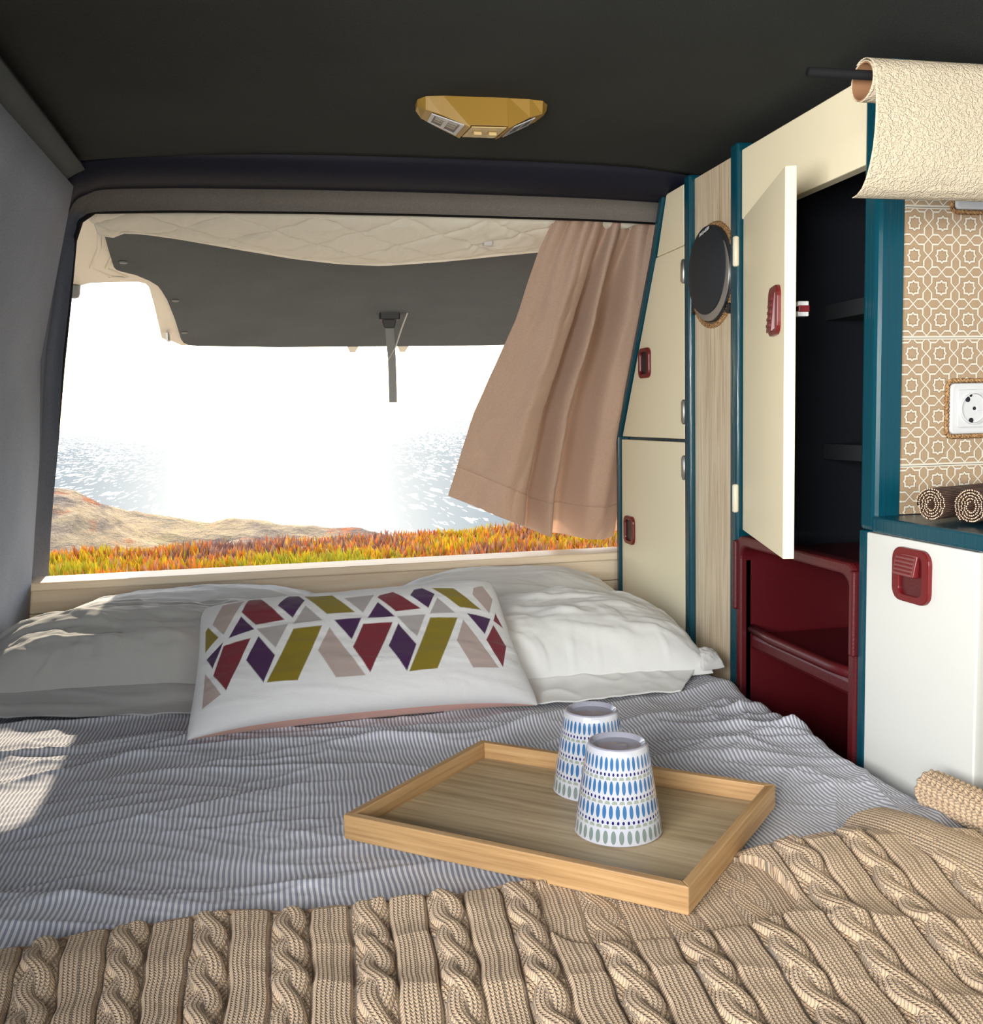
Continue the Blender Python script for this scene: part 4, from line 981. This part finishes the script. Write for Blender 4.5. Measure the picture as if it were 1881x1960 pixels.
# smooth the edge line
ker = np.hanning(61); ker /= ker.sum(); e1 = np.convolve(np.pad(ty[:, 0], 30, 'edge'), ker, 'valid'); e2 = np.convolve(np.pad(lx_[:, 0], 30, 'edge'), ker, 'valid')
ty = e1[:, None] + 0 * Vg; lx_ = e2[:, None] + 0 * Vg
wob = .0020 * perlin(Ug * .9, Vg * 16, 81) + .0012 * perlin(Ug * 2, Vg * 40, 84)
X = tx + lx_ * Vg + wob; Y = ty - Vg * np.sqrt(1 - lx_ ** 2) + .0018 * np.abs(np.sin(Ug * PI)) * np.exp(-Vg / .01)
uc = (Ug - np.round(Ug)) * SP                         # metres from the nearest cable's centre
cab = np.abs(uc) < .0150
PH = .0215; phs = np.array([.3, 1.0, 2.1, 2.6, .4, 1.5, 2.8, .9, 2.2, 1.2, .1, 1.8, 2.7, .6, 1.1, .2, 1.9, .7])
ph = PI * Vg / (PH * 2) + phs[(np.round(Ug).astype(int) + 3) % 18]
aA = .0062; sA = aA * np.sin(ph); sB = -sA; wS = .0072
def strand(c_, lift): 
    d = (uc - c_) / wS; return np.where(np.abs(d) < 1, .0052 * np.sqrt(np.clip(1 - d * d, 0, 1)) + lift, -1)
hA = strand(sA, .0020 * np.cos(ph)); hB = strand(sB, -.0020 * np.cos(ph))
hc_ = np.maximum(np.maximum(hA, hB), -.0012)
groove = np.exp(-((np.abs(uc) - .0158) / .0012) ** 2)
panel = .0022 * (1 - np.exp(-(np.clip(np.abs(uc) - .0158, 0, 1) / .0022) ** 1.2))
hh_ = np.where(cab, hc_, panel) - .0034 * groove
U_rib = np.where(cab, np.where(hA >= hB, uc - sA + .002, uc - sB + .002), uc - .0158)
V_rib = Vg * 1.0 + 0
big = .0042 * perlin(X * 5 + 2, Y * 12, 91) + .0036 * ridge(X * 3.0 + 1, Y * 9 + X * 2, 92, 4) + .003 * perlin(X * 14, Y * 20, 93)
tray_d = np.exp(-((X - .29) / .10) ** 4 - ((Y - .72) / .055) ** 4)
rise = .010 * sstep(.33, .44, X) * sstep(.60, .72, Y)
zb = .6015 + np.clip(big, -.002, .01) * (1 - tray_d) + rise
edge = sstep(-.006, .009, Vg)
Z = zb - .008 * (1 - edge) + hh_ * .85 * (.25 + .75 * edge) * (1 - .85 * tray_d) + .0035 * (1 - tray_d)
Z = np.where(tray_d > .3, np.minimum(Z, .6030), Z)
P = np.stack([X, Y, Z], -1)
bl_root = empty('knitted_blanket', (.2, .62, .60), 'beige cable-knit blanket across the foot of the bed', 'blanket')
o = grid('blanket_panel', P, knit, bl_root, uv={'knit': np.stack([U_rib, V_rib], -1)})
# thickness under the edge
tube('blanket_edge', [tuple(P[i, 4] + np.array([0, -.001, -.0012])) for i in range(0, len(uu), 9)], .0034, knit, bl_root, 8)
def knit_tube(nm, path, rw, rh, n_long=260, n_round=120, flat=.0, open_end=True, rib=.0075, ribamp=.0022, spiral=0.0, a0=0, a1=2 * PI):
    path = np.array(path, float); k = np.linspace(0, len(path) - 1, n_long)
    c_ = np.stack([np.interp(k, range(len(path)), path[:, i]) for i in range(3)], 1)
    ker = np.ones(31) / 31
    for i in range(3): c_[:, i] = np.convolve(np.pad(c_[:, i], 15, 'reflect', reflect_type='odd'), ker, 'valid')
    t = np.gradient(c_, axis=0); t /= np.linalg.norm(t, axis=1)[:, None]
    side = np.cross(t, [0, 0, 1.0]); side /= np.linalg.norm(side, axis=1)[:, None]; up = np.cross(side, t)
    th = np.linspace(a0, a1, n_round)
    s = np.r_[0, np.cumsum(np.linalg.norm(np.diff(c_, axis=0), axis=1))]
    R = 1 + (ribamp / rh) * np.sin(2 * PI * (s[:, None] + spiral * th[None, :]) / rib) if ribamp else 1 + 0 * s[:, None] * th[None, :]
    P = c_[:, None, :] + side[:, None, :] * (np.cos(th)[None, :] * rw * R)[..., None] + up[:, None, :] * (np.sin(th)[None, :] * rh * R)[..., None]
    per = th * (rw + rh) / 2
    uv = np.stack([np.broadcast_to(per[None, :], P.shape[:2]), np.broadcast_to(s[:, None], P.shape[:2])], -1) if not ribamp else np.stack([np.broadcast_to(s[:, None], P.shape[:2]) * .45, np.broadcast_to(per[None, :], P.shape[:2])], -1)
    o = grid(nm, P, knit, bl_root, uv={'knit': uv}); m = o.modifiers.new('s', 'SOLIDIFY'); m.thickness = .004; m.offset = -1
    return o
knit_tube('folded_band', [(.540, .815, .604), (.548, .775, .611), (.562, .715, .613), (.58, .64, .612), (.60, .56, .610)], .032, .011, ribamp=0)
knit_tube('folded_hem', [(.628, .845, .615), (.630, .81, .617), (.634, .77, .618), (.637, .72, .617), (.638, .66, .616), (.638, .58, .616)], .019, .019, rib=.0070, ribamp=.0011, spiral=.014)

# the furniture fronts stand in one plane, X=.67
for r_ in (rc, sc_, sp, wd, kc, wt): r_.location.x += .0145
